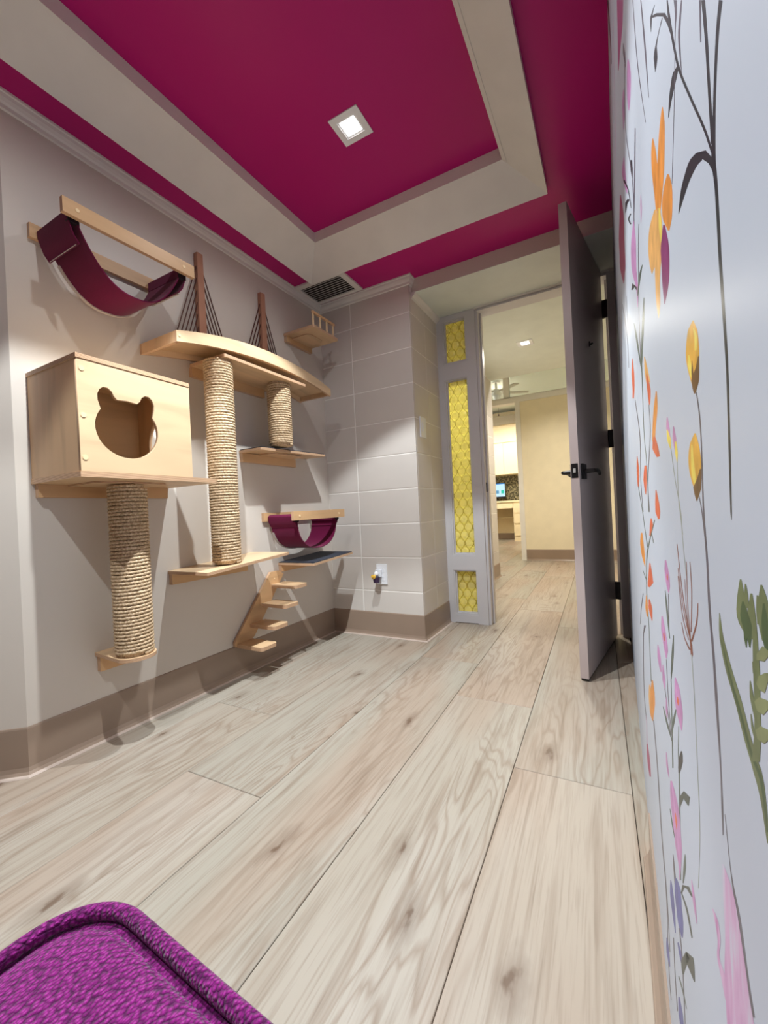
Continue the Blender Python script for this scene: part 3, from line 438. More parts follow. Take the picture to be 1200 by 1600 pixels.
stem rb 2697,7139,2673,7142 2701,7110,2676,7114 2706,7070,2681,7074 2713,7022,2687,7026 2718,6972,2693,6977 2722,6925,2696,6930 2722,6885,2697,6891 2716,6847,2691,6854 2706,6813,2681,6820 2694,6784,2669,6791 2683,6761,2659,6768 2676,6743,2651,6751
stem rb 2567,7155,2545,7158 2563,7136,2540,7139 2557,7109,2533,7112 2552,7076,2527,7081 2550,7041,2523,7046 2553,7004,2526,7010 2564,6969,2535,6975 2580,6927,2550,6934 2599,6883,2568,6891 2619,6840,2586,6848 2637,6803,2602,6812 2649,6777,2613,6786
stem rb 2368,6988,2349,6992 2384,6961,2358,6967 2409,6922,2374,6930 2447,6879,2403,6889 2512,6828,2463,6839 2595,6769,2542,6782 2658,6725,2602,6739
stem rb 3039,6726,3008,6735 3013,6707,2980,6716 2973,6681,2940,6691 2925,6662,2890,6674 2822,6654,2778,6671 2738,6654,2686,6674
stem rb 3106,6997,3073,7003 3094,6972,3061,6978 3078,6937,3045,6944 3059,6897,3027,6904 3036,6856,3005,6863 3010,6818,2979,6826 2981,6789,2951,6797 2936,6762,2907,6770 2882,6741,2854,6750 2828,6725,2801,6734 2782,6713,2756,6721 2751,6704,2726,6712
stem rb 2793,7029,2773,7032 2791,7006,2771,7010 2789,6974,2769,6978 2786,6937,2767,6941 2782,6898,2763,6902 2776,6861,2756,6866 2767,6831,2747,6836 2744,6796,2724,6802 2715,6767,2694,6773 2688,6744,2665,6751 2669,6728,2645,6736
stem lg 2668,6653,2638,6663 2664,6632,2635,6642 2659,6605,2631,6615 2652,6572,2625,6582 2646,6535,2621,6545 2641,6492,2617,6502 2638,6446,2614,6456 2637,6392,2614,6403 2637,6331,2614,6342 2639,6265,2616,6276 2641,6197,2618,6209 2644,6129,2621,6142 2647,6065,2623,6079 2649,6006,2625,6020 2649,5948,2625,5963 2650,5891,2626,5906 2653,5833,2629,5849 2660,5775,2636,5791 2672,5713,2648,5730 2693,5643,2670,5660 2723,5563,2700,5580 2757,5479,2735,5496 2792,5398,2770,5415 2823,5328,2802,5345 2845,5276,2824,5293
petal oy 7622,4571,7360,4673 7826,4418,7165,4683 8013,4232,6970,4664 7977,4147,6920,4599 7873,4081,6903,4511 7795,4039,6893,4447
petal or 6808,4949,6480,5073 7064,4772,6360,5047 7355,4552,6246,5003 7442,4430,6212,4944 7474,4333,6259,4852 7602,4186,6462,4685 7655,4077,6699,4511 7153,4222,6923,4330
stem gy 6912,4345,6697,4445 6861,4297,6645,4401 6791,4236,6571,4343 6710,4163,6488,4276 6627,4081,6403,4199 6552,3993,6326,4117 6491,3900,6265,4028 6446,3794,6221,3926 6410,3672,6187,3808 6380,3543,6160,3683 6350,3415,6132,3558 6315,3298,6101,3444 6271,3200,6060,3348 6215,3123,6008,3272 6151,3059,5947,3210 6084,3006,5884,3158 6018,2960,5822,3112 5958,2916,5766,3068 5908,2873,5721,3023 5866,2832,5685,2980 5829,2798,5655,2942 5796,2766,5629,2906 5768,2732,5608,2868 5744,2693,5591,2825 5723,2645,5577,2773 5708,2581,5567,2706 5697,2502,5562,2624 5690,2418,5560,2537 5685,2337,5561,2453 5681,2268,5562,2381 5678,2220,5562,2331
petal md 10093,2372,9379,2740 10122,2259,9161,2765 10149,2106,8876,2793 10071,2014,8673,2788 9615,2092,8600,2673 9202,2204,8607,2553
stem lp 9580,3208,9246,3359 9635,3096,9285,3257 9716,2928,9342,3106 9808,2739,9406,2937 9893,2566,9465,2782 9951,2446,9505,2675
leaf gr 1881,7058,1870,7061 1886,7042,1864,7048 1894,7019,1856,7029 1899,6992,1845,7008 1896,6966,1829,6987 1888,6950,1815,6975 1878,6935,1798,6963 1865,6919,1780,6950 1850,6904,1761,6938 1833,6890,1742,6926 1816,6876,1722,6914 1796,6863,1702,6903 1773,6851,1681,6893 1750,6840,1659,6882 1727,6829,1637,6872 1706,6819,1617,6862 1687,6809,1600,6852 1671,6798,1584,6841 1656,6787,1570,6831 1642,6777,1557,6821 1629,6766,1545,6811 1616,6757,1533,6802 1603,6748,1521,6794 1586,6738,1505,6785 1568,6729,1489,6776 1551,6721,1473,6768 1536,6714,1460,6762 1525,6708,1449,6756 1506,6696,1426,6748 1491,6689,1415,6739 1474,6680,1405,6725 1463,6672,1400,6713 1451,6661,1396,6698 1441,6649,1392,6682 1435,6639,1390,6669 1429,6627,1387,6656 1424,6615,1385,6643 1419,6605,1383,6630 1412,6591,1381,6614 1407,6579,1380,6598 1403,6570,1379,6588
leaf dg 1870,6963,1859,6967 1857,6951,1843,6956 1838,6935,1822,6941 1818,6916,1798,6923 1795,6896,1772,6906 1774,6878,1747,6889 1753,6863,1725,6875 1735,6850,1705,6864 1716,6839,1685,6853 1698,6829,1666,6844 1680,6819,1647,6835 1661,6809,1629,6826 1643,6799,1611,6816 1625,6788,1593,6805 1607,6776,1576,6793 1589,6765,1559,6782 1571,6754,1542,6770 1554,6744,1525,6761 1537,6736,1510,6753 1518,6729,1490,6746 1497,6725,1470,6743 1479,6722,1451,6740 1462,6719,1435,6737 1449,6713,1422,6731 1440,6705,1413,6723 1433,6696,1407,6713 1428,6686,1404,6702 1424,6675,1401,6690 1419,6664,1398,6678 1415,6651,1395,6664 1411,6636,1392,6649 1407,6621,1390,6633 1404,6609,1389,6620 1402,6600,1387,6610
stem gr 1446,7104,1400,7118 1448,7093,1399,7107 1450,7076,1398,7092 1452,7056,1396,7075 1455,7035,1395,7056 1457,7015,1394,7037 1458,6996,1393,7021 1459,6980,1394,7005 1460,6966,1395,6991 1460,6951,1397,6976 1460,6937,1399,6962 1461,6923,1401,6948 1463,6908,1403,6933 1465,6892,1404,6919 1467,6876,1405,6904 1470,6859,1406,6889 1474,6843,1408,6874 1478,6827,1409,6860 1482,6811,1412,6845 1489,6791,1416,6827 1497,6770,1421,6808 1506,6750,1427,6790 1514,6733,1432,6775 1519,6720,1436,6764
leaf gr 1557,7233,1538,7236 1567,7220,1532,7226 1582,7200,1522,7211 1596,7178,1513,7196 1607,7156,1505,7179 1617,7133,1496,7163 1616,7112,1487,7150 1593,7095,1470,7138 1556,7086,1451,7127 1508,7082,1430,7115 1469,7081,1413,7106
leaf gr 1448,7213,1429,7216 1458,7200,1425,7206 1472,7181,1419,7192 1486,7159,1413,7176 1492,7140,1409,7162 1487,7125,1405,7149 1474,7111,1403,7134 1460,7101,1400,7121 1451,7093,1399,7111
leaf gr 1503,7229,1490,7231 1508,7214,1481,7220 1515,7195,1473,7203 1521,7173,1473,7184 1527,7156,1475,7167
leaf dg 1542,7171,1523,7175 1559,7150,1505,7163 1573,7124,1483,7150 1561,7106,1463,7138 1542,7094,1447,7124 1507,7078,1456,7094 1495,7066,1466,7075 1488,7055,1474,7059
leaf dg 1545,7095,1512,7105 1543,7081,1507,7092 1540,7064,1504,7075 1525,7044,1514,7047
leaf gr 1352,7253,1336,7256 1359,7241,1325,7248 1370,7223,1310,7236 1379,7204,1298,7224 1384,7187,1290,7211 1388,7170,1284,7197 1387,7153,1281,7183 1379,7136,1280,7167 1368,7121,1281,7149 1360,7111,1282,7137
leaf gr 1389,7220,1377,7222 1395,7204,1368,7211 1400,7184,1357,7195 1400,7169,1351,7182 1398,7153,1344,7169 1396,7143,1339,7160
leaf dg 1338,7210,1324,7213 1343,7197,1318,7203 1350,7179,1310,7190 1356,7162,1303,7176 1358,7147,1297,7165 1358,7134,1292,7155 1356,7121,1290,7142 1348,7107,1295,7124 1338,7092,1304,7104 1331,7082,1310,7089
leaf g2 1419,7043,1417,7059 1348,7063,1401,7069 1289,7103,1359,7098
leaf g2 1435,6974,1407,7004 1405,6969,1351,7033 1358,6980,1303,7050
leaf g2 1460,6916,1410,6948 1439,6900,1340,6969 1379,6915,1305,6972
leaf g2 1462,6837,1410,6872 1450,6819,1341,6895 1384,6839,1318,6888
leaf gr 1499,6957,1490,6961 1505,6937,1479,6948 1506,6911,1465,6929 1498,6897,1460,6915 1486,6883,1454,6899 1474,6871,1449,6883 1466,6862,1446,6872
leaf gr 1464,7023,1456,7026 1464,7010,1446,7017 1462,6995,1436,7005 1445,6975,1430,6982
leaf gr 1508,6860,1499,6864 1509,6842,1491,6851 1506,6821,1481,6834 1488,6809,1470,6819 1471,6803,1461,6808
petal pk 4415,4954,4246,5056 4444,4900,4156,5075 4483,4823,4035,5101 4500,4755,3929,5118 4477,4713,3844,5124 4432,4682,3770,5122 4389,4653,3717,5107 4355,4619,3694,5072 4321,4586,3691,5025 4283,4558,3689,4982 4243,4538,3674,4951 4199,4525,3660,4923 4152,4517,3662,4882 4092,4517,3694,4817 4028,4521,3744,4738 3985,4513,3796,4659 3981,4456,3876,4539 3997,4400,3941,4445
petal rd 4121,4861,4046,4911 4104,4805,3931,4924 4039,4778,3982,4818
leaf dl 3623,5235,3693,5191 3389,5435,3701,5251 3358,5464,3337,5524 3349,5458,3014,5683 3147,5547,3096,5581
leaf gn 4645,4554,4568,4605 4608,4541,4514,4604 4555,4523,4440,4601 4494,4513,4371,4599 4375,4526,4280,4594 4278,4542,4214,4589
stem gy 4552,4193,4460,4262 4549,4158,4433,4246 4544,4106,4394,4222 4538,4051,4357,4194 4528,4005,4333,4161 4506,3955,4330,4098 4479,3914,4343,4026 4459,3886,4354,3974
leaf gn 3481,4992,3439,5023 3542,4908,3422,4999 3618,4797,3432,4940 3661,4722,3496,4850 3701,4645,3588,4735 3730,4590,3658,4648
leaf dl 3807,4452,3908,4372 3610,4656,3752,4560 3460,4770,3298,4915 3191,4936,3110,5007
leaf dl 3920,4366,3842,4432 3816,4417,3724,4497 3680,4482,3570,4579 3560,4531,3443,4635 3499,4546,3386,4647 3439,4555,3336,4649 3384,4561,3293,4645 3339,4564,3258,4639 3308,4567,3233,4637
petal pk 3158,5071,3124,5099 3155,5046,3095,5096 3149,5013,3056,5091 3139,4985,3023,5083 3115,4964,2996,5068 3083,4953,2979,5044 3032,4948,2970,5003 2990,4946,2966,4967
petal bl 4384,4105,4250,4213 4454,4007,4092,4303 4515,3895,3939,4373 4502,3852,3907,4351 4462,3823,3902,4301 4421,3801,3895,4258 4376,3773,3855,4234 4306,3774,3832,4200 4156,3840,3870,4103 4030,3904,3917,4010
petal bl 5000,3598,4889,3688 5084,3476,4803,3706 5149,3343,4707,3711 5120,3306,4663,3693 5056,3292,4626,3661 4979,3289,4604,3617 4910,3293,4602,3566 4830,3305,4610,3503 4756,3318,4621,3442 4707,3327,4628,3399
stem gy 5892,2886,5736,3011 5886,2851,5734,2973 5875,2806,5729,2925 5864,2751,5725,2867 5856,2687,5723,2798 5854,2611,5727,2720 5862,2525,5738,2632 5887,2417,5764,2526 5927,2286,5802,2398 5973,2141,5847,2257 6019,1994,5890,2115 6055,1858,5923,1984 6072,1746,5938,1875 6064,1659,5931,1790 6037,1588,5906,1720 6001,1531,5871,1664 5961,1487,5833,1619 5927,1451,5801,1584 5906,1422,5780,1555
stem gy 5006,3006,4894,3109 5011,2958,4899,3062 5020,2890,4908,2996 5030,2810,4917,2918 5038,2726,4925,2836 5042,2646,4929,2758 5041,2579,4927,2693 5030,2523,4917,2639 5013,2472,4901,2587 4992,2425,4880,2541 4970,2384,4860,2501 4952,2351,4842,2469 4939,2326,4831,2444
stem gy 4280,3757,4183,3845 4259,3749,4163,3837 4228,3743,4134,3831 4194,3733,4100,3821 4160,3715,4068,3803 4133,3686,4042,3773 4115,3640,4026,3727 4109,3566,4021,3653 4111,3467,4026,3553 4118,3354,4035,3440 4127,3242,4047,3327 4135,3146,4058,3230 4140,3079,4065,3163
petal bl 6221,1886,6014,2078 6314,1719,5875,2131 6342,1586,5738,2165 6096,1720,5704,2102 5855,1878,5702,2029
petal bl 4493,3433,4353,3566 4401,3432,4140,3684 4293,3482,4118,3653 4200,3530,4122,3607
petal bl 4690,2731,4536,2894 4717,2658,4458,2933 4751,2557,4355,2983 4756,2490,4278,3013 4668,2515,4237,2992 4575,2568,4227,2958
leaf dl 4002,3633,4119,3516 3823,3857,4185,3503 3633,4087,4193,3560 3475,4267,3722,4085 3779,3964,3253,4489 3638,4055,3211,4484 3502,4151,3206,4452 3360,4251,3214,4402 3267,4317,3221,4365
leaf gn 4577,3042,4487,3135 4441,3132,4327,3251 4266,3244,4141,3375 4137,3319,4033,3430 4007,3392,3934,3472 3921,3441,3867,3500
petal or 10131,572,9758,831 10290,376,9671,810 10521,87,9545,784 10726,-197,9394,772 10898,-464,9212,784 11035,-718,9012,809 11033,-862,8829,833 10822,-822,8645,880 10493,-674,8475,924 10164,-533,8397,886 9911,-446,8445,748 9641,-357,8563,535 9407,-281,8699,315 9252,-230,8792,160
petal lw 2049,6021,2035,6032 2053,5998,2002,6039 2060,5964,1957,6049 2065,5930,1916,6054 2067,5907,1893,6054 2069,5884,1872,6052 2070,5860,1853,6048 2071,5834,1836,6041 2070,5813,1823,6032 2068,5790,1812,6021 2066,5767,1801,6009 2066,5742,1791,5996 2068,5715,1780,5984 2074,5689,1772,5974 2082,5660,1763,5964 2092,5629,1754,5954 2102,5597,1746,5944 2111,5566,1738,5935 2118,5538,1730,5925 2122,5511,1723,5915 2124,5485,1716,5904 2126,5461,1710,5892 2127,5438,1703,5882 2127,5416,1697,5872 2127,5394,1690,5863 2126,5368,1680,5854 2125,5343,1669,5846 2123,5321,1658,5840 2121,5302,1648,5834 2120,5288,1642,5830
petal lw 2370,5567,2343,5591 2340,5568,2283,5621 2305,5564,2220,5642 2284,5556,2198,5635 2265,5543,2185,5618 2256,5524,2182,5593 2266,5491,2199,5553 2287,5449,2226,5505 2294,5416,2234,5475 2276,5406,2206,5478 2246,5407,2159,5497 2216,5407,2116,5511 2194,5403,2089,5512 2170,5398,2064,5510 2149,5393,2043,5507 2134,5390,2028,5505
"""

PC = dict(dk=(40, 46, 52), gy=(96, 92, 104), mg=(176, 64, 128), lp=(196, 168, 196), pk=(196, 138, 188), md=(170, 70, 112), or_=(226, 146, 66), oy=(230, 172, 100), yl=(232, 208, 92), pu=(132, 44, 104), gn=(86, 98, 92), rd=(214, 98, 66), yf=(226, 170, 62), br=(112, 78, 42), lg=(160, 166, 156), rb=(134, 72, 56), gr=(104, 116, 76), dg=(58, 84, 48), g2=(128, 136, 92), dl=(66, 76, 72), bl=(92, 96, 160), lw=(200, 158, 192))
PM = {}
for k_, c_ in PC.items():
    PM[k_.rstrip('_')] = paint('print_'+{'dk': 'ink', 'gy': 'slate', 'mg': 'magenta', 'lp': 'lilac', 'pk': 'pink', 'md': 'rose', 'or_': 'orange', 'oy': 'apricot', 'yl': 'yellow', 'pu': 'plum', 'gn': 'sage', 'rd': 'coral', 'yf': 'gold', 'br': 'brown', 'lg': 'pale_green', 'rb': 'rust', 'gr': 'olive', 'dg': 'forest', 'g2': 'khaki', 'dl': 'moss', 'bl': 'blue', 'lw': 'mauve'}[k_], tuple(int(v_*.93) for v_ in c_), .36, .16, .22, 60)
t = NT('print_dry_brush', .4, .15); v_ = t.mapped((1, 95, 16)); n_ = t.n('ShaderNodeTexNoise', Detail=5.0, Scale=1.0, Distortion=.8); t.l(v_, n_.inputs['Vector'])
t.color(t.ramp(n_.outputs[0], [(.34, lin(190, 184, 200)), (.46, lin(196, 160, 190)), (.60, lin(186, 138, 176)), (.75, lin(164, 98, 146))])); PM['lw'] = t.m
for i, line in enumerate(MURAL.strip().split('\n')):
    f_ = line.split(); bm = BM(); off = .00002+i*.0000004; prev = None
    for q in f_[2:]:
        a = [float(v)/1e4 for v in q.split(',')]
        cur = [bm.verts.new((mx(a[0])-off, a[0], a[1])), bm.verts.new((mx(a[2])-off, a[2], a[3]))]
        if prev: bm.faces.new((prev[0], prev[1], cur[1], cur[0]))
        prev = cur
    if len(bm.faces): finish('printed_'+f_[0], bm, PM[f_[1]], wall_right)
    else: bm.free()

# back block wall: solid core + individual blocks with recessed joints
wb = BM(); box(wb, W-.02, -.9568, YB+.0018, 2.6, 0, 2.12)
box(wb, -2.0, -.975, 2.6, 2.72, 0, 2.2)
wall_back = finish('wall_back', wb, 'mortar', kind='structure')
CO = .2015; Z0 = .0735
blk = {}
def block(parent, x0, x1, y0, y1, z0, z1, ax, out=.005):
    # ax 0: face looks to +x, at x1; ax 1: face looks to -y, at y0
    key = (ax, round(x1-x0, 3), round(y1-y0, 3), round(z1-z0, 3))
    if key not in blk:
        bm = BM(); hx, hy, hz = (x1-x0)/2, (y1-y0)/2, (z1-z0)/2; box(bm, -hx, hx, -hy, hy, -hz, hz)
        es = [e for e in bm.edges if (all(v.co.y < -hy+1e-5 for v in e.verts) if ax == 1 else all(v.co.x > hx-1e-5 for v in e.verts))]
        bmesh.ops.bevel(bm, geom=es, offset=.0035, segments=2, affect='EDGES', profile=.5)
        me = D.meshes.new('block'); bm.to_mesh(me); bm.free(); me.materials.append(M['block']); blk[key] = me
    o = D.objects.new('block', blk[key]); COL.objects.link(o); o.parent = parent
    o.location = Vector(((x0+x1)/2, (y0+y1)/2, (z0+z1)/2))-ORG[parent]
G = .0018
for i in range(-1, 10):
    a = Z0+i*CO+G; b_ = min(Z0+(i+1)*CO-G, 2.0895)
    if a < 0: a = .001
    block(wall_back, W+.001, -1.357-G, YB, YB+.012, a, b_, 1)
    block(wall_back, -1.357+G, -.956, YB, YB+.012, a, b_, 1)
    block(wall_back, -.966, -.955, YB+.013, 2.385-G, a, min(b_, 2.008) if i == 9 else b_, 0) if a < 2.0 else None
    block(wall_back, -.966, -.955, 2.385+G, 2.588, a, min(b_, 2.008) if i == 9 else b_, 0) if a < 2.0 else None
# soffit over the doorway and header
so = BM(); box(so, -.968, .09, 2.21, 2.60, 2.012, 2.2)
box(so, -.975, .12, 2.60, 2.72, 2.01, 2.3)
finish('wall_doorway', so, ['wall'], kind='structure')
sc_ = BM(); box(sc_, -.955, .09, 2.2098, 2.60, 2.0095, 2.0118)
finish('ceiling_doorway', sc_, 'ceil', kind='structure')

# ceiling: magenta field with a raised tray inside a sloped white frame
cl = BM()
TX0, TX1, TY0, TY1 = -1.283, -.324, -.62, 1.742      # tray opening
OX0, OX1, OY0, OY1 = -1.434, -.174, -.77, 1.897      # outer edge of the frame
HX0, HX1, HY0, HY1 = OX0+.02, OX1-.02, OY0+.02, OY1-.02
box(cl, -2.6, HX0, -1.7, 2.3, ZC, 2.17); box(cl, HX1, .3, -1.7, 2.3, ZC, 2.17)
box(cl, HX0, HX1, HY1, 2.3, ZC, 2.17); box(cl, HX0, HX1, -1.7, HY0, ZC, 2.17)
box(cl, TX0-.06, TX1+.06, TY0-.06, TY1+.06, 2.2135, 2.26)
ceiling = finish('ceiling', cl, 'magenta', kind='structure')
tf = BM()
def ring(bm, prof):
    # prof: list of (t, z): t=0 outer rect .. 1 inner rect
    rows = []
    for t, z in prof:
        x0, x1, y0, y1 = (OX0+(TX0-OX0)*t, OX1+(TX1-OX1)*t, OY0+(TY0-OY0)*t, OY1+(TY1-OY1)*t)
        rows.append([bm.verts.new(p) for p in ((x0, y0, z), (x1, y0, z), (x1, y1, z), (x0, y1, z))])
    n = len(prof)
    for j in range(n):
        A, B = rows[j], rows[(j+1) % n]
        for i in range(4): bm.faces.new((A[i], A[(i+1) % 4], B[(i+1) % 4], B[i]))
ring(tf, [(0, 2.06), (.0, 2.1048), (.22, 2.1048), (.75, 2.165), (.75, 2.2134), (1, 2.2134), (1, 2.162)])
finish('trim_1', tf, 'white', kind='structure', label='white sloping frame around the raised magenta ceiling tray')
tb = BM(); ring(tb, [(.90, 2.1495), (.90, 2.156), (1.006, 2.168), (1.006, 2.1605)])
finish('trim_2', tb, 'white', kind='structure')
# crown
CR = [(0, 0), (.024, 0), (.024, .008), (.019, .010), (.017, .020), (.012, .030), (.007, .036), (.006, .048), (0, .051)]
cr = BM(); sweep(cr, [(-2.45, -.16), (W, .57), (W, YB-.002)], CR, -1, ZC, -1); finish('trim_3', cr, 'white', kind='structure')
cr = BM(); sweep(cr, [(W, YB), (-.955, YB), (-.955, 2.215)], CR, -1, ZC, -1); finish('trim_4', cr, 'white', kind='structure')
cr = BM(); sweep(cr, [(-.956, YB+.03), (-.956, 2.60)], [(-.001, 0), (.026, 0), (.026, .006), (.020, .018), (.008, .026), (.004, .036), (-.001, .038)], -1, 2.0095, -1); finish('trim_5', cr, 'white', kind='structure')
# cove base
CV = [(0, 0), (.016, 0), (.013, .004), (.007, .012), (.004, .024), (.0035, .139), (.002, .144), (0, .145)]
CK = [(.010, 0), (.024, 0), (.021, .0035), (.014, .005)]
def base(name, path, side, h=None):
    bm = BM(); sweep(bm, path, [(o, min(z, h) if h and z > .1 else z) for o, z in CV], side, .0005); o = finish(name, bm, 'cove', kind='structure')
    bm = BM(); sweep(bm, path, [(a*(.5 if h else 1)+(.004 if h else 0), b) for a, b in CK], side, .0004); finish('caulk_line', bm, 'cove' if h else 'caulk', o); return o
base('baseboard_left', [(-2.45, -.16), (W, .57), (W, YB)], -1)
base('baseboard_back', [(W+.003, YB), (-.955, YB), (-.955, 2.585)], -1)
base('baseboard_right', [(mx(-1.55), -1.55), (mx(1.0), 1.0)], 1, .098)

# ---- door frame, sidelight, header stops
FY0, FY1 = 2.596, 2.70
fr = BM()
for x0, x1, z0, z1 in ((-.985, -.918, 0, 2.008), (-.765, -.700, 0, 2.008), (-.918, -.765, 1.975, 2.008), (-.918, -.765, 1.59, 1.69), (-.918, -.765, .345, .44), (-.918, -.765, .004, .055)):
    box(fr, x0, x1, FY0, FY1, z0, z1)
window_1 = finish('window_1', fr, 'frame', kind='structure', bevel=.002)
st_ = BM()
for z0, z1 in ((1.69, 1.975), (.44, 1.59), (.055, .345)):
    for d_, y_ in ((.010, FY0+.004), (.018, FY0+.016)):
        box(st_, -.918, -.918+d_, y_, y_+.012, z0, z1); box(st_, -.765-d_*.4, -.765, y_, y_+.012, z0, z1)
        box(st_, -.918+d_, -.765-d_*.4, y_, y_+.012, z1-d_*.6, z1); box(st_, -.918+d_, -.765-d_*.4, y_, y_+.012, z0, z0+d_)
finish('stop_bead', st_, 'frame', window_1)
rme = None
for z0, z1 in ((1.69, 1.975), (.44, 1.59), (.055, .345)):
    p_ = BM(); box(p_, -.916, -.767, FY0+.034, FY0+.038, z0, z1); pane = finish('pane', p_, 'glass', window_1)
    cols = .0285; zz = z0+.026; r_ = 0
    waves = BM()
    while zz < z1-.02:
        xs = [-.8415+cols*(2*k+(r_ % 2)) for k in range(-3, 4)]
        for x in xs:
            if -.9 < x < -.783:
                if rme is None:
                    bm = BM(); n_ = 18; c0 = bm.verts.new((0, -.0028, 0)); r1 = [bm.verts.new((.012*math.cos(2*math.pi*k/n_), -.0032, .012*math.sin(2*math.pi*k/n_))) for k in range(n_)]
                    r2_ = [bm.verts.new((.0225*math.cos(2*math.pi*k/n_), -.0014, .0225*math.sin(2*math.pi*k/n_))) for k in range(n_)]; r3 = [bm.verts.new((.0235*math.cos(2*math.pi*k/n_), 0, .0235*math.sin(2*math.pi*k/n_))) for k in range(n_)]
                    for k in range(n_):
                        q = (k+1) % n_; bm.faces.new((c0, r1[k], r1[q])); bm.faces.new((r1[k], r2_[k], r2_[q], r1[q])); bm.faces.new((r2_[k], r3[k], r3[q], r2_[q]))
                    bmesh.ops.recalc_face_normals(bm, faces=bm.faces)
                    rme = D.meshes.new('roundel'); bm.to_mesh(rme); bm.free(); rme.materials.append(M['roundel'])
                o = D.objects.new('roundel', rme); COL.objects.link(o); o.parent = pane; o.location = (x, FY0+.0342, zz)
        zz += .0525; r_ += 1
    for k in range(-3, 4):
        for s_ in (-1, 1):
            pts = []; z = z0
            while z <= z1+.0001:
                ph = (z-(z0+.026))/.0525*math.pi
                x = -.8415+cols*(2*k+1)+cols*(.5-.5*math.cos(ph))*s_
                pts.append((x, FY0+.0335, z)); z += .00875
            seg = []
            for p in pts+[None]:
                if p is not None and -.915 < p[0] < -.768: seg.append(p)
                else:
                    if len(seg) > 2: tube(waves, seg, .0014, 5)
                    seg = []
    if len(waves.faces): finish('glass_ridge', waves, 'lead', pane, kind='stuff')
    else: waves.free()
# jambs of the doorway
door_1 = struct('door_1', (-.335, 2.65, 0))
jb = BM(); box(jb, -.700, -.684, FY0+.012, 2.712, 0, 2.006); box(jb, .036, .078, FY0, 2.712, 0, 2.006); finish('door_jamb', jb, 'frame', door_1, bevel=.0015)
jb = BM(); box(jb, -.684, .036, FY0, 2.712, 1.992, 2.0085); box(jb, -.684, .036, FY0-.006, FY0+.02, 1.984, 1.992); box(jb, -.684, -.674, 2.65, 2.69, 0, 1.992); box(jb, .026, .036, 2.66, 2.69, 0, 1.992); finish('door_stop', jb, 'frame', door_1, bevel=.0015)
jb = BM(); box(jb, -.70, .078, 2.585, FY0, 2.0, 2.0094); finish('door_head', jb, 'white', door_1)
jb = BM(); box(jb, -.6842, -.6825, 2.625, 2.650, .845, .905); finish('strike_plate', jb, 'black', door_1)
# the open door leaf
lf = D.objects.new('door_leaf', None); lf.location = (.010, 2.588, 0); lf.rotation_euler = (0, 0, math.radians(-90-9.4)); place(lf, kind='structure'); lf['label'] = 'tall grey door leaf standing open against the flowered wall'
lf.name = 'door_2'; ORG[lf] = Vector((0, 0, 0))
LD = .700; TH = .033      # local +x runs from hinge to free edge, local +y faces the mural
bm = BM(); box(bm, 0, LD, -TH, 0, .012, 2.003); finish('door_slab', bm, 'door', lf, bevel=.0015, local=True)
bm = BM(); box(bm, .02, LD-.002, -TH+.003, -.003, .004, .012); finish('door_sweep', bm, 'black', lf, local=True)
bm = BM(); box(bm, LD-.0004, LD+.0012, -TH+.003, -.004, .852, .912); finish('latch_plate', bm, 'black', lf, local=True)
bm = BM(); box(bm, LD+.001, LD+.006, -.022, -.012, .874, .892); finish('latch_bolt', bm, 'chrome', lf, bevel=.002, local=True)
for s_ in (1, -1):
    y0 = 0 if s_ > 0 else -TH
    bm = BM(); box(bm, LD-.098, LD-.034, min(y0, y0+s_*.009), max(y0, y0+s_*.009), .848, .912); rose = finish('rose', bm, 'black', lf, bevel=.002, local=True)
    bm = BM(); cyl(bm, (LD-.066, y0+s_*.008, .881), (LD-.066, y0+s_*.045, .881), .010, .0085)
    tube(bm, [(LD-.066+.006, y0+s_*.046, .881), (LD-.085, y0+s_*.048, .882), (LD-.12, y0+s_*.048, .883), (LD-.155, y0+s_*.046, .879), (LD-.18, y0+s_*.044, .871)], [.008, .0088, .0082, .0078, .006], 10)
    finish('lever', bm, 'black', lf, smooth=True, local=True)
for z in (1.80, 1.09, .258):
    bm = BM(); cyl(bm, (-.002, .004, z-.048), (-.002, .004, z+.048), .0075, n=12); box(bm, -.001, .0012, -TH+.003, 0, z-.048, z+.048); box(bm, -.006, .004, .0, .025, z-.048, z+.048)
    finish('hinge', bm, 'black', lf, local=True)
bm = BM(); box(bm, .375, .385, 0, .004, 1.488, 1.512); cyl(bm, (.38, .003, 1.497), (.38, .016, 1.500), .004, .005, 10); finish('coat_hook', bm, 'black', lf, bevel=.001, local=True)

# ---- hallway and far room
hc = BM(); box(hc, -1.2, .6, 2.72, 4.48, 2.1, 2.3); finish('ceiling_hall', hc, 'ceil', kind='structure')
hc = BM(); box(hc, -3.3, .6, 4.48, 5.85, 2.62, 2.7); box(hc, -3.3, .6, 4.44, 4.48, 2.3, 2.7); box(hc, -3.3, .6, 5.95, 9.6, 2.86, 2.95); finish('ceiling_far', hc, 'ceil', kind='structure')
hw = BM(); box(hw, -1.20, -1.0618, 2.72, 4.475, 0, 2.3); wall_hall = finish('wall_hall', hw, 'mortar', kind='structure')
for i in range(-1, 10):
    a = max(Z0+i*CO+G, .001); b_ = min(Z0+(i+1)*CO-G, 2.099)
    if a > 2.09: continue
    y = 4.48
    while y > 2.75: block(wall_hall, -1.072, -1.060, max(y-.4, 2.722)+G, y-G, a, b_, 0); y -= .4
bm = BM(); sweep(bm, [(-1.2, 4.476), (-1.06, 4.476), (-1.06, 2.73)], CV, 1, .0005); finish('baseboard_hall', bm, 'cove', kind='structure')
bm = BM(); box(bm, .5, .6, 2.72, 9.6, 0, 2.95); box(bm, .05, .5, 2.66, 2.72, 0, 2.3); finish('wall_hall_right', bm, 'beige', kind='structure')
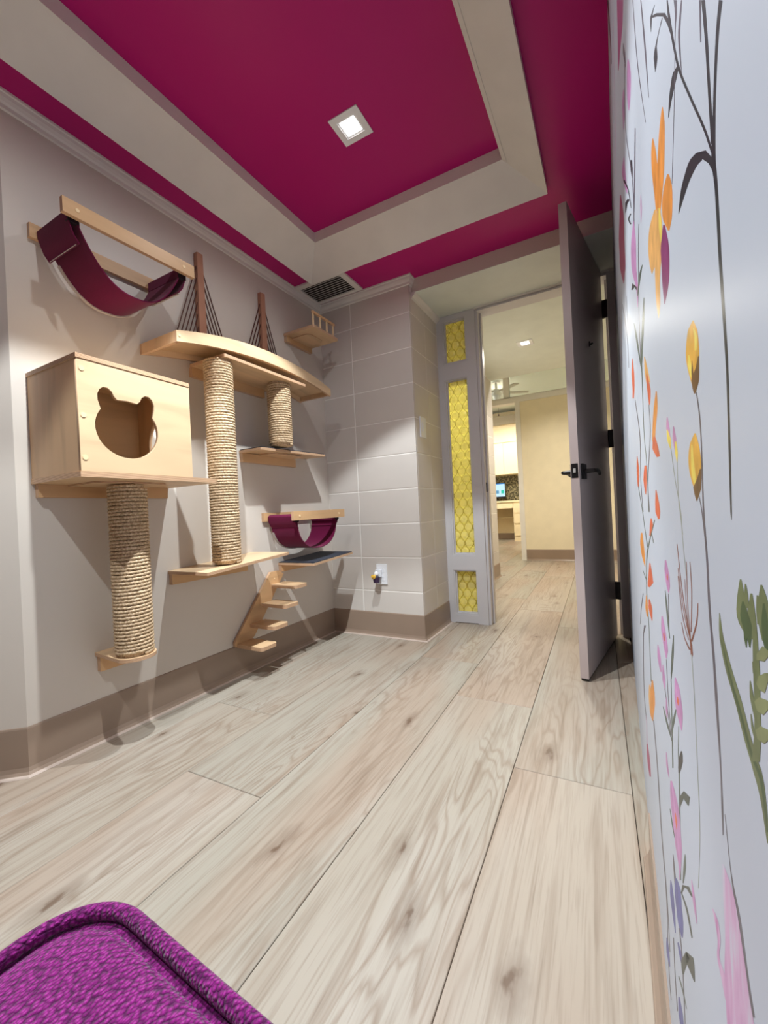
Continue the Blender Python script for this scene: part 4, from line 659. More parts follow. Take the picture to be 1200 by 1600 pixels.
bm = BM(); box(bm, -3.4, -3.3, 4.3, 9.6, 0, 2.95); box(bm, -3.3, -1.2, 4.3, 4.44, 0, 2.7); finish('wall_far_left', bm, 'beige', kind='structure')
bm = BM(); box(bm, -1.012, .5, 5.85, 5.95, 0, 2.157); wall_far = finish('wall_far', bm, 'beige', kind='structure')
bm = BM(); sweep(bm, [(-1.012, 5.85), (.5, 5.85)], CV, -1, .0005); finish('baseboard_far', bm, 'cove', kind='structure')
bm = BM(); box(bm, -1.075, -1.012, 5.83, 5.97, 0, 2.157); box(bm, -3.3, .5, 5.83, 5.97, 2.157, 2.225); finish('trim_6', bm, 'white', kind='structure', bevel=.003)
window_2 = struct('window_2', (-1.4, 5.9, 2.22))
bm = BM()
for x in (-3.3, -2.2, -1.225, -.42, .46): box(bm, x, x+.075 if x == -1.225 else x+.04, 5.86, 5.94, 2.225, 2.62)
box(bm, -3.3, .5, 5.86, 5.94, 2.225, 2.245)
finish('window_frame', bm, 'white', window_2, bevel=.002)
for x0, x1 in ((-2.16, -1.225), (-1.15, -.42), (-.38, .46)):
    bm = BM(); box(bm, x0, x1, 5.898, 5.904, 2.245, 2.62); finish('pane', bm, 'tglass', window_2)
bm = BM(); box(bm, -3.3, .5, 9.5, 9.6, 0, 2.95); finish('wall_end', bm, 'cream', kind='structure')
bm = BM(); box(bm, -3.2, -1.2, 9.2, 9.5, 2.215, 2.52); finish('trim_7', bm, 'cream', kind='structure', label='cream bulkhead above the far wall cabinets')
bm = BM(); box(bm, -3.2, -.2, 9.12, 9.5, 2.52, 2.70); finish('trim_8', bm, 'grey', kind='structure', label='grey beam under the far ceiling')
bm = BM(); box(bm, -3.2, -1.2, 9.485, 9.5, .86, 1.43); finish('trim_9', bm, 'granite', kind='structure', label='dark granite backsplash behind the monitor')
bm = BM(); box(bm, -3.2, -1.2, 9.46, 9.5, .0, .14); finish('baseboard_end', bm, 'cove', kind='structure')

# ============================================================ THINGS
def downlight(x, y, z, label, watts, spot, radius=.014, lens='lens', size=.062, group=None, tint=(.90, .97, 1)):
    t = thing('ceiling_downlight', (x, y, z), label, 'light', group)
    bm = BM(); s_ = size; q = size*.62
    for x0, x1, y0, y1 in ((-s_, s_, -s_, -q), (-s_, s_, q, s_), (-s_, -q, -q, q), (q, s_, -q, q)): box(bm, x+x0, x+x1, y+y0, y+y1, z-.004, z+.0005)
    finish('trim_plate', bm, 'plastic', t, bevel=.001)
    bm = BM(); v = [bm.verts.new((x+a*q*.8, y+b_*q*.8, z-.0008)) for a, b_ in ((-1, -1), (1, -1), (1, 1), (-1, 1))]; o_ = [bm.verts.new((x+a*q, y+b_*q, z-.003)) for a, b_ in ((-1, -1), (1, -1), (1, 1), (-1, 1))]
    for i in range(4): bm.faces.new((v[i], v[(i+1) % 4], o_[(i+1) % 4], o_[i]))
    finish('reflector', bm, 'plastic', t)
    bm = BM(); box(bm, x-q*.8, x+q*.8, y-q*.8, y+q*.8, z-.0015, z-.0002); finish('lens', bm, lens, t)
    for wt, ang, bl in spot:
        L = D.lights.new('lamp', 'SPOT'); L.energy = watts*wt; L.spot_size = math.radians(ang); L.spot_blend = bl; L.shadow_soft_size = radius; L.color = tint
        lo = D.objects.new('lamp', L); lo.location = (0, 0, -.012); COL.objects.link(lo); lo.parent = t
    return t
SP = [(1.0, 86, .18), (.07, 160, .5)]
downlight(-.798, 1.346, 2.2135, 'square recessed ceiling downlight glowing in the magenta tray', SPOT_W, SP)
downlight(-.80, .62, 2.2135, 'square recessed ceiling downlight in the magenta tray above the camera, out of view', SPOT_W*1.3, SP)
downlight(-.80, -.15, 2.2135, 'square recessed ceiling downlight in the magenta tray behind the camera', SPOT_W*.55, SP)
downlight(-.56, 3.62, 2.1, 'small square downlight in the white hallway ceiling', HALL_W, [(1, 150, .5)], .06, 'hlens', tint=(1, .95, .84))
downlight(-1.7, 7.6, 2.86, 'square downlight in the far office ceiling', FAR_W, [(1, 165, .4)], .08, 'hlens', .09, tint=(1, .95, .84))
downlight(-.5, 4.85, 2.62, 'square downlight before the beige wall beyond the hallway', HALL_W*1.5, [(1, 120, .8)], .08, 'hlens', .08, tint=(1, .95, .84))

# air vent
vt = thing('ceiling_vent', (-1.41, 2.02, 2.090), 'white louvred air vent in the ceiling corner above the small balcony perch', 'vent')
bm = BM(); X0, X1, Y0, Y1 = -1.580, -1.235, 1.90, 2.13
for a in ((X0, X1, Y0, Y0+.035), (X0, X1, Y1-.02, Y1), (X0, X0+.03, Y0+.035, Y1-.02), (X1-.035, X1, Y0+.035, Y1-.02)): box(bm, a[0], a[1], a[2], a[3], 2.079, 2.0895)
finish('vent_frame', bm, 'white', vt, bevel=.002)
bm = BM(); box(bm, X0+.028, X1-.033, Y0+.033, Y1-.018, 2.0885, 2.0898); finish('duct_opening', bm, 'dark', vt)
for k in range(9):
    y = Y0+.045+k*.0195; bm = BM()
    v = box(bm, X0+.03, X1-.035, y-.0022, y+.0022, 2.0795, 2.0885)
    for q in v:
        if q.co.z > 2.085: q.co.y += .012
    finish('louvre', bm, 'slat', vt)

# helpers for wall furniture
def cleat(t, y0, y1, z0, z1, th=.02): 
    bm = BM(); box(bm, W+.0005, W+th, y0, y1, z0, z1); finish('wall_cleat', bm, 'cleat', t, bevel=.001)
def board(t, name, pts, z0, z1, mat='shelf', dz=0, y0=0, y1=1, bevel=.0015):
    bm = BM(); prism(bm, pts, z0, z1)
    if dz:
        for v in bm.verts: v.co.z += dz*(v.co.y-y0)/(y1-y0)
    return finish(name, bm, mat, t, bevel=bevel)
def pegs(t, x, pts, r=.006):
    for y, z in pts:
        bm = BM(); cyl(bm, (x-.002, y, z), (x+.0015, y, z), r, n=12); finish('screw_cover', bm, 'dowel', t)
def rope_post(xc, yc, z0, z1, label):
    t = thing('scratching_post', (xc, yc, z0), label, 'scratching post')
    bm = BM(); cyl(bm, (xc, yc, z0), (xc, yc, z1), .0495, n=32); finish('post_core', bm, 'rope', t)
    # three-strand rope wound round the core
    R, r, pitch = .0535, .0060, .0114; per = 88; turns = (z1-z0-2*r)/pitch; n = int(turns*per); k = 7
    s_ = np.arange(n+1); th = s_/per*2*math.pi; z = r+s_/per*pitch; ph = np.arange(k)/k*2*math.pi
    tw = (th*R/.0165*2*math.pi)[:, None]
    rr = r*(.90+.22*np.cos(3*ph[None, :]-tw)); rr = rr*(1+.03*np.sin(th*7.3)[:, None])
    rad = R+rr*np.cos(ph)[None, :]; zz = z[:, None]+rr*np.sin(ph)[None, :]+.0006*np.sin(th*1.7)[:, None]
    X = rad*np.cos(th)[:, None]; Y = rad*np.sin(th)[:, None]
    co = np.stack([X, Y, zz], -1).reshape(-1, 3)
    i = np.arange(n)[:, None]*k; j = np.arange(k)[None, :]; j2 = (j+1) % k
    F = np.stack([i+j, i+j2, i+k+j2, i+k+j], -1).reshape(-1, 4)
    me = D.meshes.new('rope_winding'); me.vertices.add(len(co)); me.vertices.foreach_set('co', co.ravel()); me.loops.add(F.size); me.loops.foreach_set('vertex_index', F.ravel())
    me.polygons.add(len(F)); me.polygons.foreach_set('loop_start', np.arange(len(F))*4); me.polygons.foreach_set('loop_total', np.full(len(F), 4)); me.update(calc_edges=True)
    me.polygons.foreach_set('use_smooth', np.ones(len(F), bool)); me.materials.append(M['rope'])
    o = D.objects.new('rope_winding', me); place(o, t, kind='stuff'); return t

# ---- cat cube with its long base shelf
t = thing('cat_house', (W, .785, .9), 'light plywood cat box on the left wall with a cat-head shaped hole in its front', 'cat house')
XF = -1.288; YA, YZ = .610, .962; ZB, ZT = .903, 1.222
HC = (.746, 1.050)
def head_outline(cy, cz, s=1.0):
    P = []
    for a in range(-215, 36, 10):            # face outline, from the left cheek round the chin to the right cheek
        P.append((cy+s*.095*math.cos(math.radians(a)), cz-.012+s*.088*math.sin(math.radians(a))))
    for a in (-15, 15, 45, 75, 105, 135, 160): P.append((cy+s*(.062+.024*math.cos(math.radians(a))), cz+s*(.072+.034*math.sin(math.radians(a)))))
    P += [(cy+s*.030, cz+s*.074), (cy, cz+s*.077), (cy-s*.030, cz+s*.074)]
    for a in (20, 45, 75, 105, 135, 165, 195): P.append((cy+s*(-.062+.024*math.cos(math.radians(a))), cz+s*(.072+.034*math.sin(math.radians(a)))))
    return P
def holed(name, parent, outer, hole, a0, a1, ax, mat):
    # flat board with a cut-out, bridged by a filled curve
    cu = D.curves.new(name, 'CURVE'); cu.dimensions = '2D'; cu.fill_mode = 'BOTH'; cu.extrude = abs(a1-a0)/2
    for pts in (outer, hole):
        sp = cu.splines.new('POLY'); sp.points.add(len(pts)-1)
        for i, p in enumerate(pts): sp.points[i].co = (p[0], p[1], 0, 1)
        sp.use_cyclic_u = True
    tmp = D.objects.new('tmp', cu); COL.objects.link(tmp); dg = bpy.context.evaluated_depsgraph_get(); me = D.meshes.new_from_object(tmp.evaluated_get(dg)); D.objects.remove(tmp)
    bm = BM(); bm.from_mesh(me); D.meshes.remove(me)
    c = (a0+a1)/2
    for v in bm.verts:
        a, b_, d_ = v.co; v.co = (d_+c, a, b_) if ax == 0 else (a, d_+c, b_)
    bmesh.ops.remove_doubles(bm, verts=bm.verts, dist=1e-5)
    return finish(name, bm, mat, parent)
holed('front_panel', t, [(YA, ZB), (YZ, ZB), (YZ, ZT-.0005), (YA, ZT-.0005)], head_outline(*HC), XF-.012, XF, 0, 'panel')
bm = BM(); box(bm, W+.002, XF-.0125, YA, YA+.012, ZB, ZT-.0005); finish('side_panel', bm, 'side', t, bevel=.0008)
holed('side_panel', t, [(W+.002, ZB), (XF-.0125, ZB), (XF-.0125, ZT-.0005), (W+.002, ZT-.0005)], [(-1.43+.085*math.cos(math.radians(a)), 1.04+.095*math.sin(math.radians(a))) for a in range(0, 360, 12)], YZ-.012, YZ, 1, 'side')
holed('back_panel', t, [(YA+.0125, ZB), (YZ-.0125, ZB), (YZ-.0125, ZT-.0005), (YA+.0125, ZT-.0005)], [(.72+.05*math.cos(math.radians(a)), 1.05+.06*math.sin(math.radians(a))) for a in range(0, 360, 15)], W+.001, W+.010, 0, 'panel')
board(t, 'top_board', rrect(W+.001, XF+.002, YA-.003, YZ+.004, .008, 3, (0, 1, 0, 0)), ZT, ZT+.013)
board(t, 'base_shelf', rrect(W+.001, XF+.001, YA-.002, 1.068, .012, 4, (0, 1, 0, 0)), ZB-.0155, ZB-.0005)
pegs(t, XF, [(YA+.012, ZT-.028), (YA+.012, 1.062), (YA+.012, .942)], .0072)
cleat(t, YA+.008, 1.05, ZB-.058, ZB-.016)
board(t, 'mounting_plate', rrect(W+.02, -1.375, .70, .94, .05, 5, (1, 1, 0, 0)), ZB-.021, ZB-.0157, bevel=0)
rope_post(-1.432, .815, .3105, .881, 'thick sisal rope scratching post standing under the cat box')
t = thing('post_bracket', (W, .83, .28), 'small rounded plywood ledge under the lowest rope post', 'bracket')
pts = [(W+.001, .765)]+[(-1.432+.064*math.cos(math.radians(a)), .815+.064*math.sin(math.radians(a))) for a in range(-75, 76, 10)]+[(W+.001, .915)]
board(t, 'ledge', pts, .298, .310); bm = BM(); prism(bm, [(W+.001, .298), (W+.001, .243), (W+.020, .243), (-1.40, .286), (-1.40, .298)], .79, .806, 1); 
cleat(t, .772, .908, .243, .2975); bm.free()

# ---- tall post + long shelf
rope_post(-1.428, 1.212, .5635, 1.418, 'tall sisal rope scratching post between the arched bridge and the long low shelf')
t = thing('wall_shelf', (W, 1.27, .55), 'long plain plywood shelf low on the left wall carrying the tall rope post', 'shelf')
board(t, 'shelf_board', rrect(W+.001, -1.342, 1.047, 1.502, .006, 3, (1, 1, 0, 0)), .538, .550, 'shelfb', .030, 1.047, 1.502)
cleat(t, 1.052, 1.45, .494, .5375)
for o in t.children:
    pass
# shelf rises slightly towards the stairs; post foot fills the difference
# ---- support plate under the bridge
t = thing('bridge_support', (W, 1.45, 1.42), 'flat plywood shelf mounted right below the arched bridge with both upper posts under it', 'shelf')
board(t, 'shelf_board', rrect(W+.001, -1.360, 1.19, 1.712, .008, 3), 1.4185, 1.4315)
cleat(t, 1.19, 1.62, 1.376, 1.418)
# ---- arched bridge
t = thing('cat_bridge', (W, 1.45, 1.41), 'arched plywood wall bridge for cats on the left wall between two dark cord towers', 'cat bridge')
YL, YR = .976, 1.928
def arch(y): s_ = (y-YL)/(YR-YL); return 4*s_*(1-s_)*.054+s_*.010
def archboard(x0, x1, za, zb, name, mat, extra=None, y0=YL, y1=YR):
    bm = BM(); n = 24; pts = []
    for k in range(n+1):
        y = y0+(y1-y0)*k/n; pts.append((y, za+arch(y)))
    for k in range(n, -1, -1):
        y = y0+(y1-y0)*k/n; s_ = (y-YL)/(YR-YL); pts.append((y, zb+arch(y)+(extra(s_) if extra else 0)))
    A = [bm.verts.new((x0, a, b_)) for a, b_ in pts]; B = [bm.verts.new((x1, a, b_)) for a, b_ in pts]; m_ = len(pts)
    for k in range(m_): bm.faces.new((A[k], B[k], B[(k+1) % m_], A[(k+1) % m_]))
    for k in range(n):
        bm.faces.new((A[k], A[k+1], A[m_-2-k], A[m_-1-k])); bm.faces.new((B[k+1], B[k], B[m_-1-k], B[m_-2-k]))
    return finish(name, bm, mat, t, bevel=0)
archboard(-1.374, -1.360, 1.408, 1.449, 'front_rail', 'panel', lambda s_: 4*s_*(1-s_)*.012)
archboard(W+.001, W+.014, 1.408, 1.449, 'back_rail', 'panel')
archboard(W+.0145, -1.3745, 1.432, 1.441, 'deck', 'shelf', None, YL+.0135, YR-.0145)
for y in (YL, YR-.014):
    bm = BM(); box(bm, W+.0145, -1.3745, y, y+.013, 1.408+arch(y), 1.449+arch(y)); finish('end_board', bm, 'side', t, bevel=.0008)
for k in range(13):
    y = YL+.05+k*(YR-YL-.1)/12; bm = BM(); box(bm, W+.016, -1.376, y-.026, y+.026, 1.4412+arch(y), 1.446+arch(y)); finish('slat', bm, 'shelf', t)
pegs(t, -1.36, [(YL+.012, 1.4325)], .005); pegs(t, -1.36, [(YR-.012, 1.443)], .005)
for yt, zt, lab in ((1.255, 1.945, 'a'), (1.637, 1.935, 'b')):
    bm = BM(); zb = 1.446+arch(yt)
    v = box(bm, W+.001, W+.024, yt-.020, yt+.020, zb, zt)
    for q in v:
        if q.co.z > 1.8: q.co.y = yt+(q.co.y-yt)*.72
    tw = finish('tower', bm, 'tower', t, bevel=.001)
    for s_ in (-1, 1):
        for k in range(6):
            bm = BM(); za = zt-.05-k*.052; yb = yt+s_*(.150-k*.0195)
            cyl(bm, (W+.013, yt+s_*.010, za), (W+.013, yb, 1.446+arch(yb)), .0026, n=6); finish('cord', bm, 'cord', t)
# ---- small post + mid shelf
rope_post(-1.440, 1.590, 1.103, 1.418, 'short sisal rope scratching post between the bridge and the middle shelf')
t = thing('wall_shelf', (W, 1.7, 1.09), 'plywood shelf with a dark carpet top under the short rope post', 'shelf')
board(t, 'shelf_board', rrect(W+.001, -1.436, 1.447, 1.955, .008, 3, (1, 1, 0, 0)), 1.072, 1.084, 'shelf', .014, 1.447, 1.955)
o = board(t, 'carpet', rrect(W+.004, -1.439, 1.452, 1.952, .008, 3, (1, 1, 0, 0)), 1.0845, 1.0885, 'carpet', .014, 1.447, 1.955, 0)
cleat(t, 1.45, 1.84, 1.027, 1.0715); board(t, 'mounting_plate', rrect(W+.02, -1.47, 1.56, 1.80, .03, 4, (1, 1, 0, 0)), 1.068, 1.0755, bevel=0)

# ---- hammocks
def hammock(y0, y1, xw0, xf0, zr, rh, yd0, yd1, zbot, label, dz=0, outer=.03, strap=.085, round_=2.2, grp=None):
    t = thing('cat_hammock', (W, (y0+y1)/2, zr), label, 'hammock')
    for nm, xa, xb, mt in (('wall_rail', W+.0005, W+.016, 'cleat'), ('front_rail', xf0-.015, xf0, 'cleat')):
        bm = BM(); box(bm, xa, xb, y0, y1, zr, zr+rh)
        for v in bm.verts: v.co.z += dz*(v.co.y-y0)/(y1-y0)
        finish(nm, bm, mt, t, bevel=.001)
    pegs(t, xf0, [(yd0, zr+rh*.5), (yd1, zr+rh*.5+dz)], .006)
    for y in (yd0, yd1):
        bm = BM(); cyl(bm, (W+.016, y, zr+rh*.45), (xf0-.015, y, zr+rh*.45), .008, n=12); finish('dowel', bm, 'dowel', t)
    xa, xb = W+.020, xf0-.020; zd = zr+rh*.45
    # sling: one cloth from dowel to dowel, looped and stitched at both ends
    ym = (yd0+yd1)/2; hw_ = (yd1-yd0)/2; N = 28; prof = []
    for k in range(N+1):
        u = -1+2*k/N; a = abs(u)
        if round_ > 2.3: q_ = u*math.pi/2; prof.append((ym+hw_*math.copysign(abs(math.sin(q_))**.9, u), zd-.012-(zd-.012-zbot)*math.cos(q_)**.8))
        else: prof.append((ym+hw_*math.copysign(a**.9, u), zbot+(zd-.012-zbot)*a**round_))
    bm = BM(); th = .004; nx = 6
    def sheet(prof, xa, xb, th, bm):
        m_ = len(prof); rows = []
        for i in range(m_):
            a = prof[max(i-1, 0)]; b_ = prof[min(i+1, m_-1)]; dy, dz_ = b_[0]-a[0], b_[1]-a[1]; l = math.hypot(dy, dz_) or 1
            ny, nz_ = -dz_/l*th, dy/l*th
            rows.append([bm.verts.new((xa, prof[i][0], prof[i][1])), bm.verts.new((xb, prof[i][0], prof[i][1])), bm.verts.new((xb, prof[i][0]+ny, prof[i][1]+nz_)), bm.verts.new((xa, prof[i][0]+ny, prof[i][1]+nz_))])
        for A, B in zip(rows, rows[1:]):
            for j in range(4): bm.faces.new((A[j], A[(j+1) % 4], B[(j+1) % 4], B[j]))
        bm.faces.new(rows[0]); bm.faces.new(rows[-1][::-1])
    sheet(prof, xa, xb, th, bm); sling = finish('sling', bm, 'fabric', t, smooth=True)
    bm = BM(); sheet([(p[0], p[1]+.0042) for p in prof[2:-2]], xa+.003, xb-.003, .002, bm) if False else sheet(prof[3:-3], xa-.0025, xa+.010, -.0035, bm); finish('lining', bm, 'lining', sling, smooth=True)
    for y, s_ in ((yd0, -1), (yd1, 1)):
        # pocket around the dowel with a stitched seam
        P = []
        for k in range(13):
            a = math.radians(-60+k*25 if False else 200-k*(220/12)); P.append((y+s_*outer*.75*-math.cos(a)*-1*(1), zd+.020*math.sin(a)))
        pr = [(y-s_*.014, zd-.030), (y-s_*.013, zd+.004), (y-s_*.004, zd+.013), (y+s_*.010, zd+.012), (y+s_*.021, zd+.002), (y+s_*.020, zd-.022), (y+s_*.006, zd-strap*.75), (y-s_*.010, zd-strap)]
        bm = BM(); sheet(pr if s_ < 0 else pr, xa, xb, .0035*(1 if s_ < 0 else -1), bm); pk = finish('pocket', bm, 'fabric', t, smooth=True)
        bm = BM(); e = pr[-1]; box(bm, xa+.01, xb-.01, e[0]-.001+s_*.003, e[0]+.002+s_*.005, e[1]-.001, e[1]+.0015); finish('seam', bm, 'lining', pk)
        bm = BM(); box(bm, xb-.012, xb+.003, min(y-s_*.012, y+s_*.019), max(y-s_*.012, y+s_*.019), zd-.028, zd+.008); finish('dowel_sleeve', bm, 'pocket', t, bevel=.003)
    return t
hammock(.629, 1.066, W, -1.362, 1.672, .046, .668, 1.022, 1.512, 'wine red felt cat hammock high on the left wall, nearest the ceiling moulding', .008)
# wall rail of the upper hammock sits a little higher on the wall than the front one
hammock(1.576, 2.022, W, -1.369, .727, .045, 1.622, 1.965, .572, 'wine red felt cat hammock low on the left wall above the dark carpeted shelf', .005, strap=.062, round_=2.4)

# ---- dark carpet shelf
t = thing('wall_shelf', (W, 1.86, .5), 'low plywood shelf topped with dark navy carpet beside the block wall', 'shelf')
board(t, 'shelf_board', rrect(W+.001, -1.342, 1.681, 2.052, .006, 3, (1, 1, 0, 0)), .489, .5005, 'shelf', .021, 1.681, 2.052)
board(t, 'carpet', rrect(W+.003, -1.345, 1.685, 2.049, .006, 3, (1, 1, 0, 0)), .501, .5045, 'carpet', .021, 1.681, 2.052, 0)
cleat(t, 1.684, 2.04, .452, .4888)

# ---- perch with a little balustrade
t = thing('balcony_perch', (W, 1.92, 1.78), 'small plywood perch with a miniature balustrade high in the corner below the air vent', 'cat perch')
board(t, 'shelf_board', rrect(W+.001, -1.371, 1.812, 2.045, .006, 3, (1, 1, 0, 0)), 1.775, 1.789)
cleat(t, 1.816, 2.042, 1.742, 1.7748); board(t, 'mounting_plate', rrect(W+.02, -1.44, 1.86, 2.0, .03, 4, (1, 1, 0, 0)), 1.770, 1.7745, bevel=0)
bm = BM(); box(bm, -1.383, -1.372, 1.813, 2.02, 1.853, 1.866); finish('handrail', bm, 'cleat', t, bevel=.001)
for k in range(4):
    y = 1.820+k*.062; bm = BM(); box(bm, -1.381, -1.374, y-.0035, y+.0035, 1.789, 1.853); finish('baluster', bm, 'dowel', t)

# ---- stairs
t = thing('cat_stairs', (W, 1.5, .15), 'four-step plywood cat stairs running down the left wall to the baseboard', 'cat stairs')
bm = BM(); prism(bm, [(1.352, .147), (1.440, .147), (1.475, .168), (1.700, .440), (1.665, .462), (1.602, .462), (1.352, .168)], W+.0045, W+.019, 0); finish('stringer', bm, 'cleat', t, bevel=.001)
for y, z in ((1.362, .158), (1.447, .232), (1.530, .315), (1.604, .398)):
    board(t, 'tread', rrect(W+.0195, -1.405, y, y+.100, .016, 5, (1, 1, 0, 0)), z-.017, z, 'shelf', bevel=.003)
pegs(t, W+.019, [(1.628, .425)], .004)

# ---- outlet + air freshener, switch
t = thing('wall_outlet', (-1.22, YB, .37), 'white wall outlet plate low on the block wall', 'outlet')
bm = BM(); box(bm, -1.252, -1.182, YB-.0065, YB-.0002, .315, .435); finish('plate', bm, 'plastic', t, bevel=.002)
for z in (.350, .400):
    bm = BM(); box(bm, -1.234, -1.200, YB-.008, YB-.0065, z-.014, z+.014); s_ = finish('socket', bm, 'plastic', t, bevel=.001)
t = thing('air_freshener', (-1.245, YB-.01, .37), 'white domed plug-in air freshener with a dark purple bottle in the wall outlet', 'air freshener')
cx_, cy_, cz_ = -1.232, YB-.046, .383
bm = BM(); bmesh.ops.create_uvsphere(bm, u_segments=20, v_segments=12, radius=.0144, matrix=Matrix.Translation((cx_, cy_, cz_)) @ Matrix.Diagonal((.95, .95, 1.05, 1)))
for v in bm.verts:
    if v.co.z < cz_-.018: v.co.z = cz_-.018
finish('dome', bm, 'plastic', t, smooth=True)
bm = BM(); box(bm, cx_-.018, cx_+.018, cy_+.02, YB-.0085, cz_-.02, cz_+.02); finish('plug_body', bm, 'plastic', t, bevel=.003)
bm = BM(); cyl(bm, (cx_, cy_, cz_-.052), (cx_, cy_, cz_-.019), .018, .022, 18); finish('bottle', bm, 'dplast', t, bevel=.002, smooth=True)
bm = BM(); cyl(bm, (cx_-.008, cy_-.016, cz_-.017), (cx_-.013, cy_-.030, cz_-.010), .015, .009, 14); finish('vent_slot', bm, 'amber', t, smooth=True)
t = thing('light_switch', (-.955, 2.28, 1.24), 'white light switch plate on the side of the block pillar', 'switch')
bm = BM(); box(bm, -.9548, -.948, 2.235, 2.315, 1.178, 1.298); finish('plate', bm, 'plastic', t, bevel=.002)
bm = BM(); box(bm, -.948, -.945, 2.262, 2.288, 1.21, 1.266); finish('rocker', bm, 'plastic', t, bevel=.001)

# ---- ottoman
t = thing('ottoman', (-.24, 0, 0), 'purple boucle ottoman with rounded piped corners at the lower left of the view', 'ottoman')
OA, OB, OC, OE = -.452, .0, -.25, .216
def rot_ott(bm):
    bmesh.ops.rotate(bm, verts=bm.verts, cent=(OA, OE, 0), matrix=Matrix.Rotation(math.radians(-3), 3, 'Z'))
bm = BM(); prism(bm, rrect(OA+.004, OB-.004, OC+.004, OE-.004, .062, 10), .05, .391)
top = max(bm.faces, key=lambda f: f.calc_center_median().z)
r_ = bmesh.ops.inset_individual(bm, faces=[top], thickness=.012); top = max((f for f in bm.faces if len(f.verts) > 8 and f.normal.z > -.5), key=lambda f: f.calc_center_median().z)
rot_ott(bm); body = finish('cushion_body', bm, 'boucle', t, smooth=True)
bm = BM(); n_ = 24; grid = {}
rr_ = rrect(OA+.014, OB-.014, OC+.014, OE-.014, .054, 8); cxo, cyo = (OA+OB)/2, (OC+OE)/2
rings_ = []
for k, (s_, z) in enumerate(((1, .388), (.985, .3945), (.955, .3985), (.88, .4015), (.7, .4035), (.4, .405), (.1, .4055))):
    rings_.append([bm.verts.new((cxo+(p[0]-cxo)*s_, cyo+(p[1]-cyo)*s_, z)) for p in rr_])
for A, B in zip(rings_, rings_[1:]):
    for k in range(len(A)): bm.faces.new((A[k], A[(k+1) % len(A)], B[(k+1) % len(B)], B[k]))
bm.faces.new(rings_[-1]); rot_ott(bm); finish('seat_top', bm, 'boucle', t, smooth=True)
for z in (.396, .07):
    bm = BM(); pth = [(p[0], p[1], z) for p in rrect(OA+.004, OB-.004, OC+.004, OE-.004, .062, 10)]; pth.append(pth[0]); tube(bm, pth, .0065, 10); rot_ott(bm); finish('piping', bm, 'piping', t, smooth=True)
for a, b_ in ((OA+.05, OC+.05), (OB-.05, OC+.05), (OA+.05, OE-.06), (OB-.05, OE-.06)):
    bm = BM(); cyl(bm, (a, b_, 0), (a, b_, .0505), .014, .018, 16); finish('leg', bm, 'black', t, smooth=True)

# ---- far room
t = thing('wall_cabinet', (-2.0, 9.5, 1.44), 'cream two-door wall cabinet over the desk in the far office', 'cabinet')
bm = BM(); box(bm, -3.1, -1.45, 9.215, 9.4995, 1.44, 2.2145); finish('carcass', bm, 'cream', t)
for k, (a, b_) in enumerate(((-3.1, -2.56), (-2.555, -1.985), (-1.98, -1.45))):
    bm = BM(); box(bm, a+.003, b_-.003, 9.197, 9.2145, 1.444, 2.13); finish('cabinet_door', bm, 'cream', t, bevel=.002)
bm = BM(); box(bm, -3.1, -1.45, 9.19, 9.2145, 2.14, 2.2145); finish('cornice', bm, 'cream', t)
t = thing('office_desk', (-2.0, 9.2, 0), 'cream built-in desk with an open knee space in the far office', 'desk')
bm = BM(); box(bm, -3.1, -1.3, 8.90, 9.4845, .83, .865); finish('desktop', bm, 'cream', t, bevel=.004)
bm = BM(); box(bm, -3.0, -1.78, 8.92, 8.94, .70, .8295); finish('apron_drawer', bm, 'cream', t, bevel=.002)
bm = BM(); box(bm, -1.775, -1.3, 8.92, 9.459, .0, .8295); finish('drawer_unit', bm, 'cream', t, bevel=.002)
for z in (.12, .38, .60):
    bm = BM(); box(bm, -1.76, -1.32, 8.906, 8.9195, z, z+.2); o = finish('drawer', bm, 'cream', t, bevel=.002)
bm = BM(); box(bm, -3.0, -1.78, 9.25, 9.459, .48, .50); finish('shelf', bm, 'cream', t)
t = thing('monitor', (-2.13, 9.25, .866), 'dark computer monitor with a bright blue page on the far desk', 'monitor')
bm = BM(); box(bm, -2.55, -1.985, 9.25, 9.275, .93, 1.27); finish('casing', bm, 'black', t, bevel=.004)
bm = BM(); box(bm, -2.535, -2.00, 9.2485, 9.25, .965, 1.255); finish('screen', bm, 'screen', t)
bm = BM(); box(bm, -2.30, -2.24, 9.262, 9.29, .88, 1.0); box(bm, -2.40, -2.14, 9.20, 9.36, .8655, .88); finish('stand', bm, 'black', t, bevel=.003)
t = thing('keyboard', (-2.3, 9.0, .866), 'slim dark keyboard on the far desk', 'keyboard')
bm = BM(); box(bm, -2.5, -2.1, 8.95, 9.08, .8655, .885); finish('keyboard_case', bm, 'black', t, bevel=.003)
for k in range(10):
    for j in range(3):
        bm = BM(); box(bm, -2.485+k*.038, -2.453+k*.038, 8.962+j*.037, 8.992+j*.037, .885, .889); finish('key', bm, 'black', t)
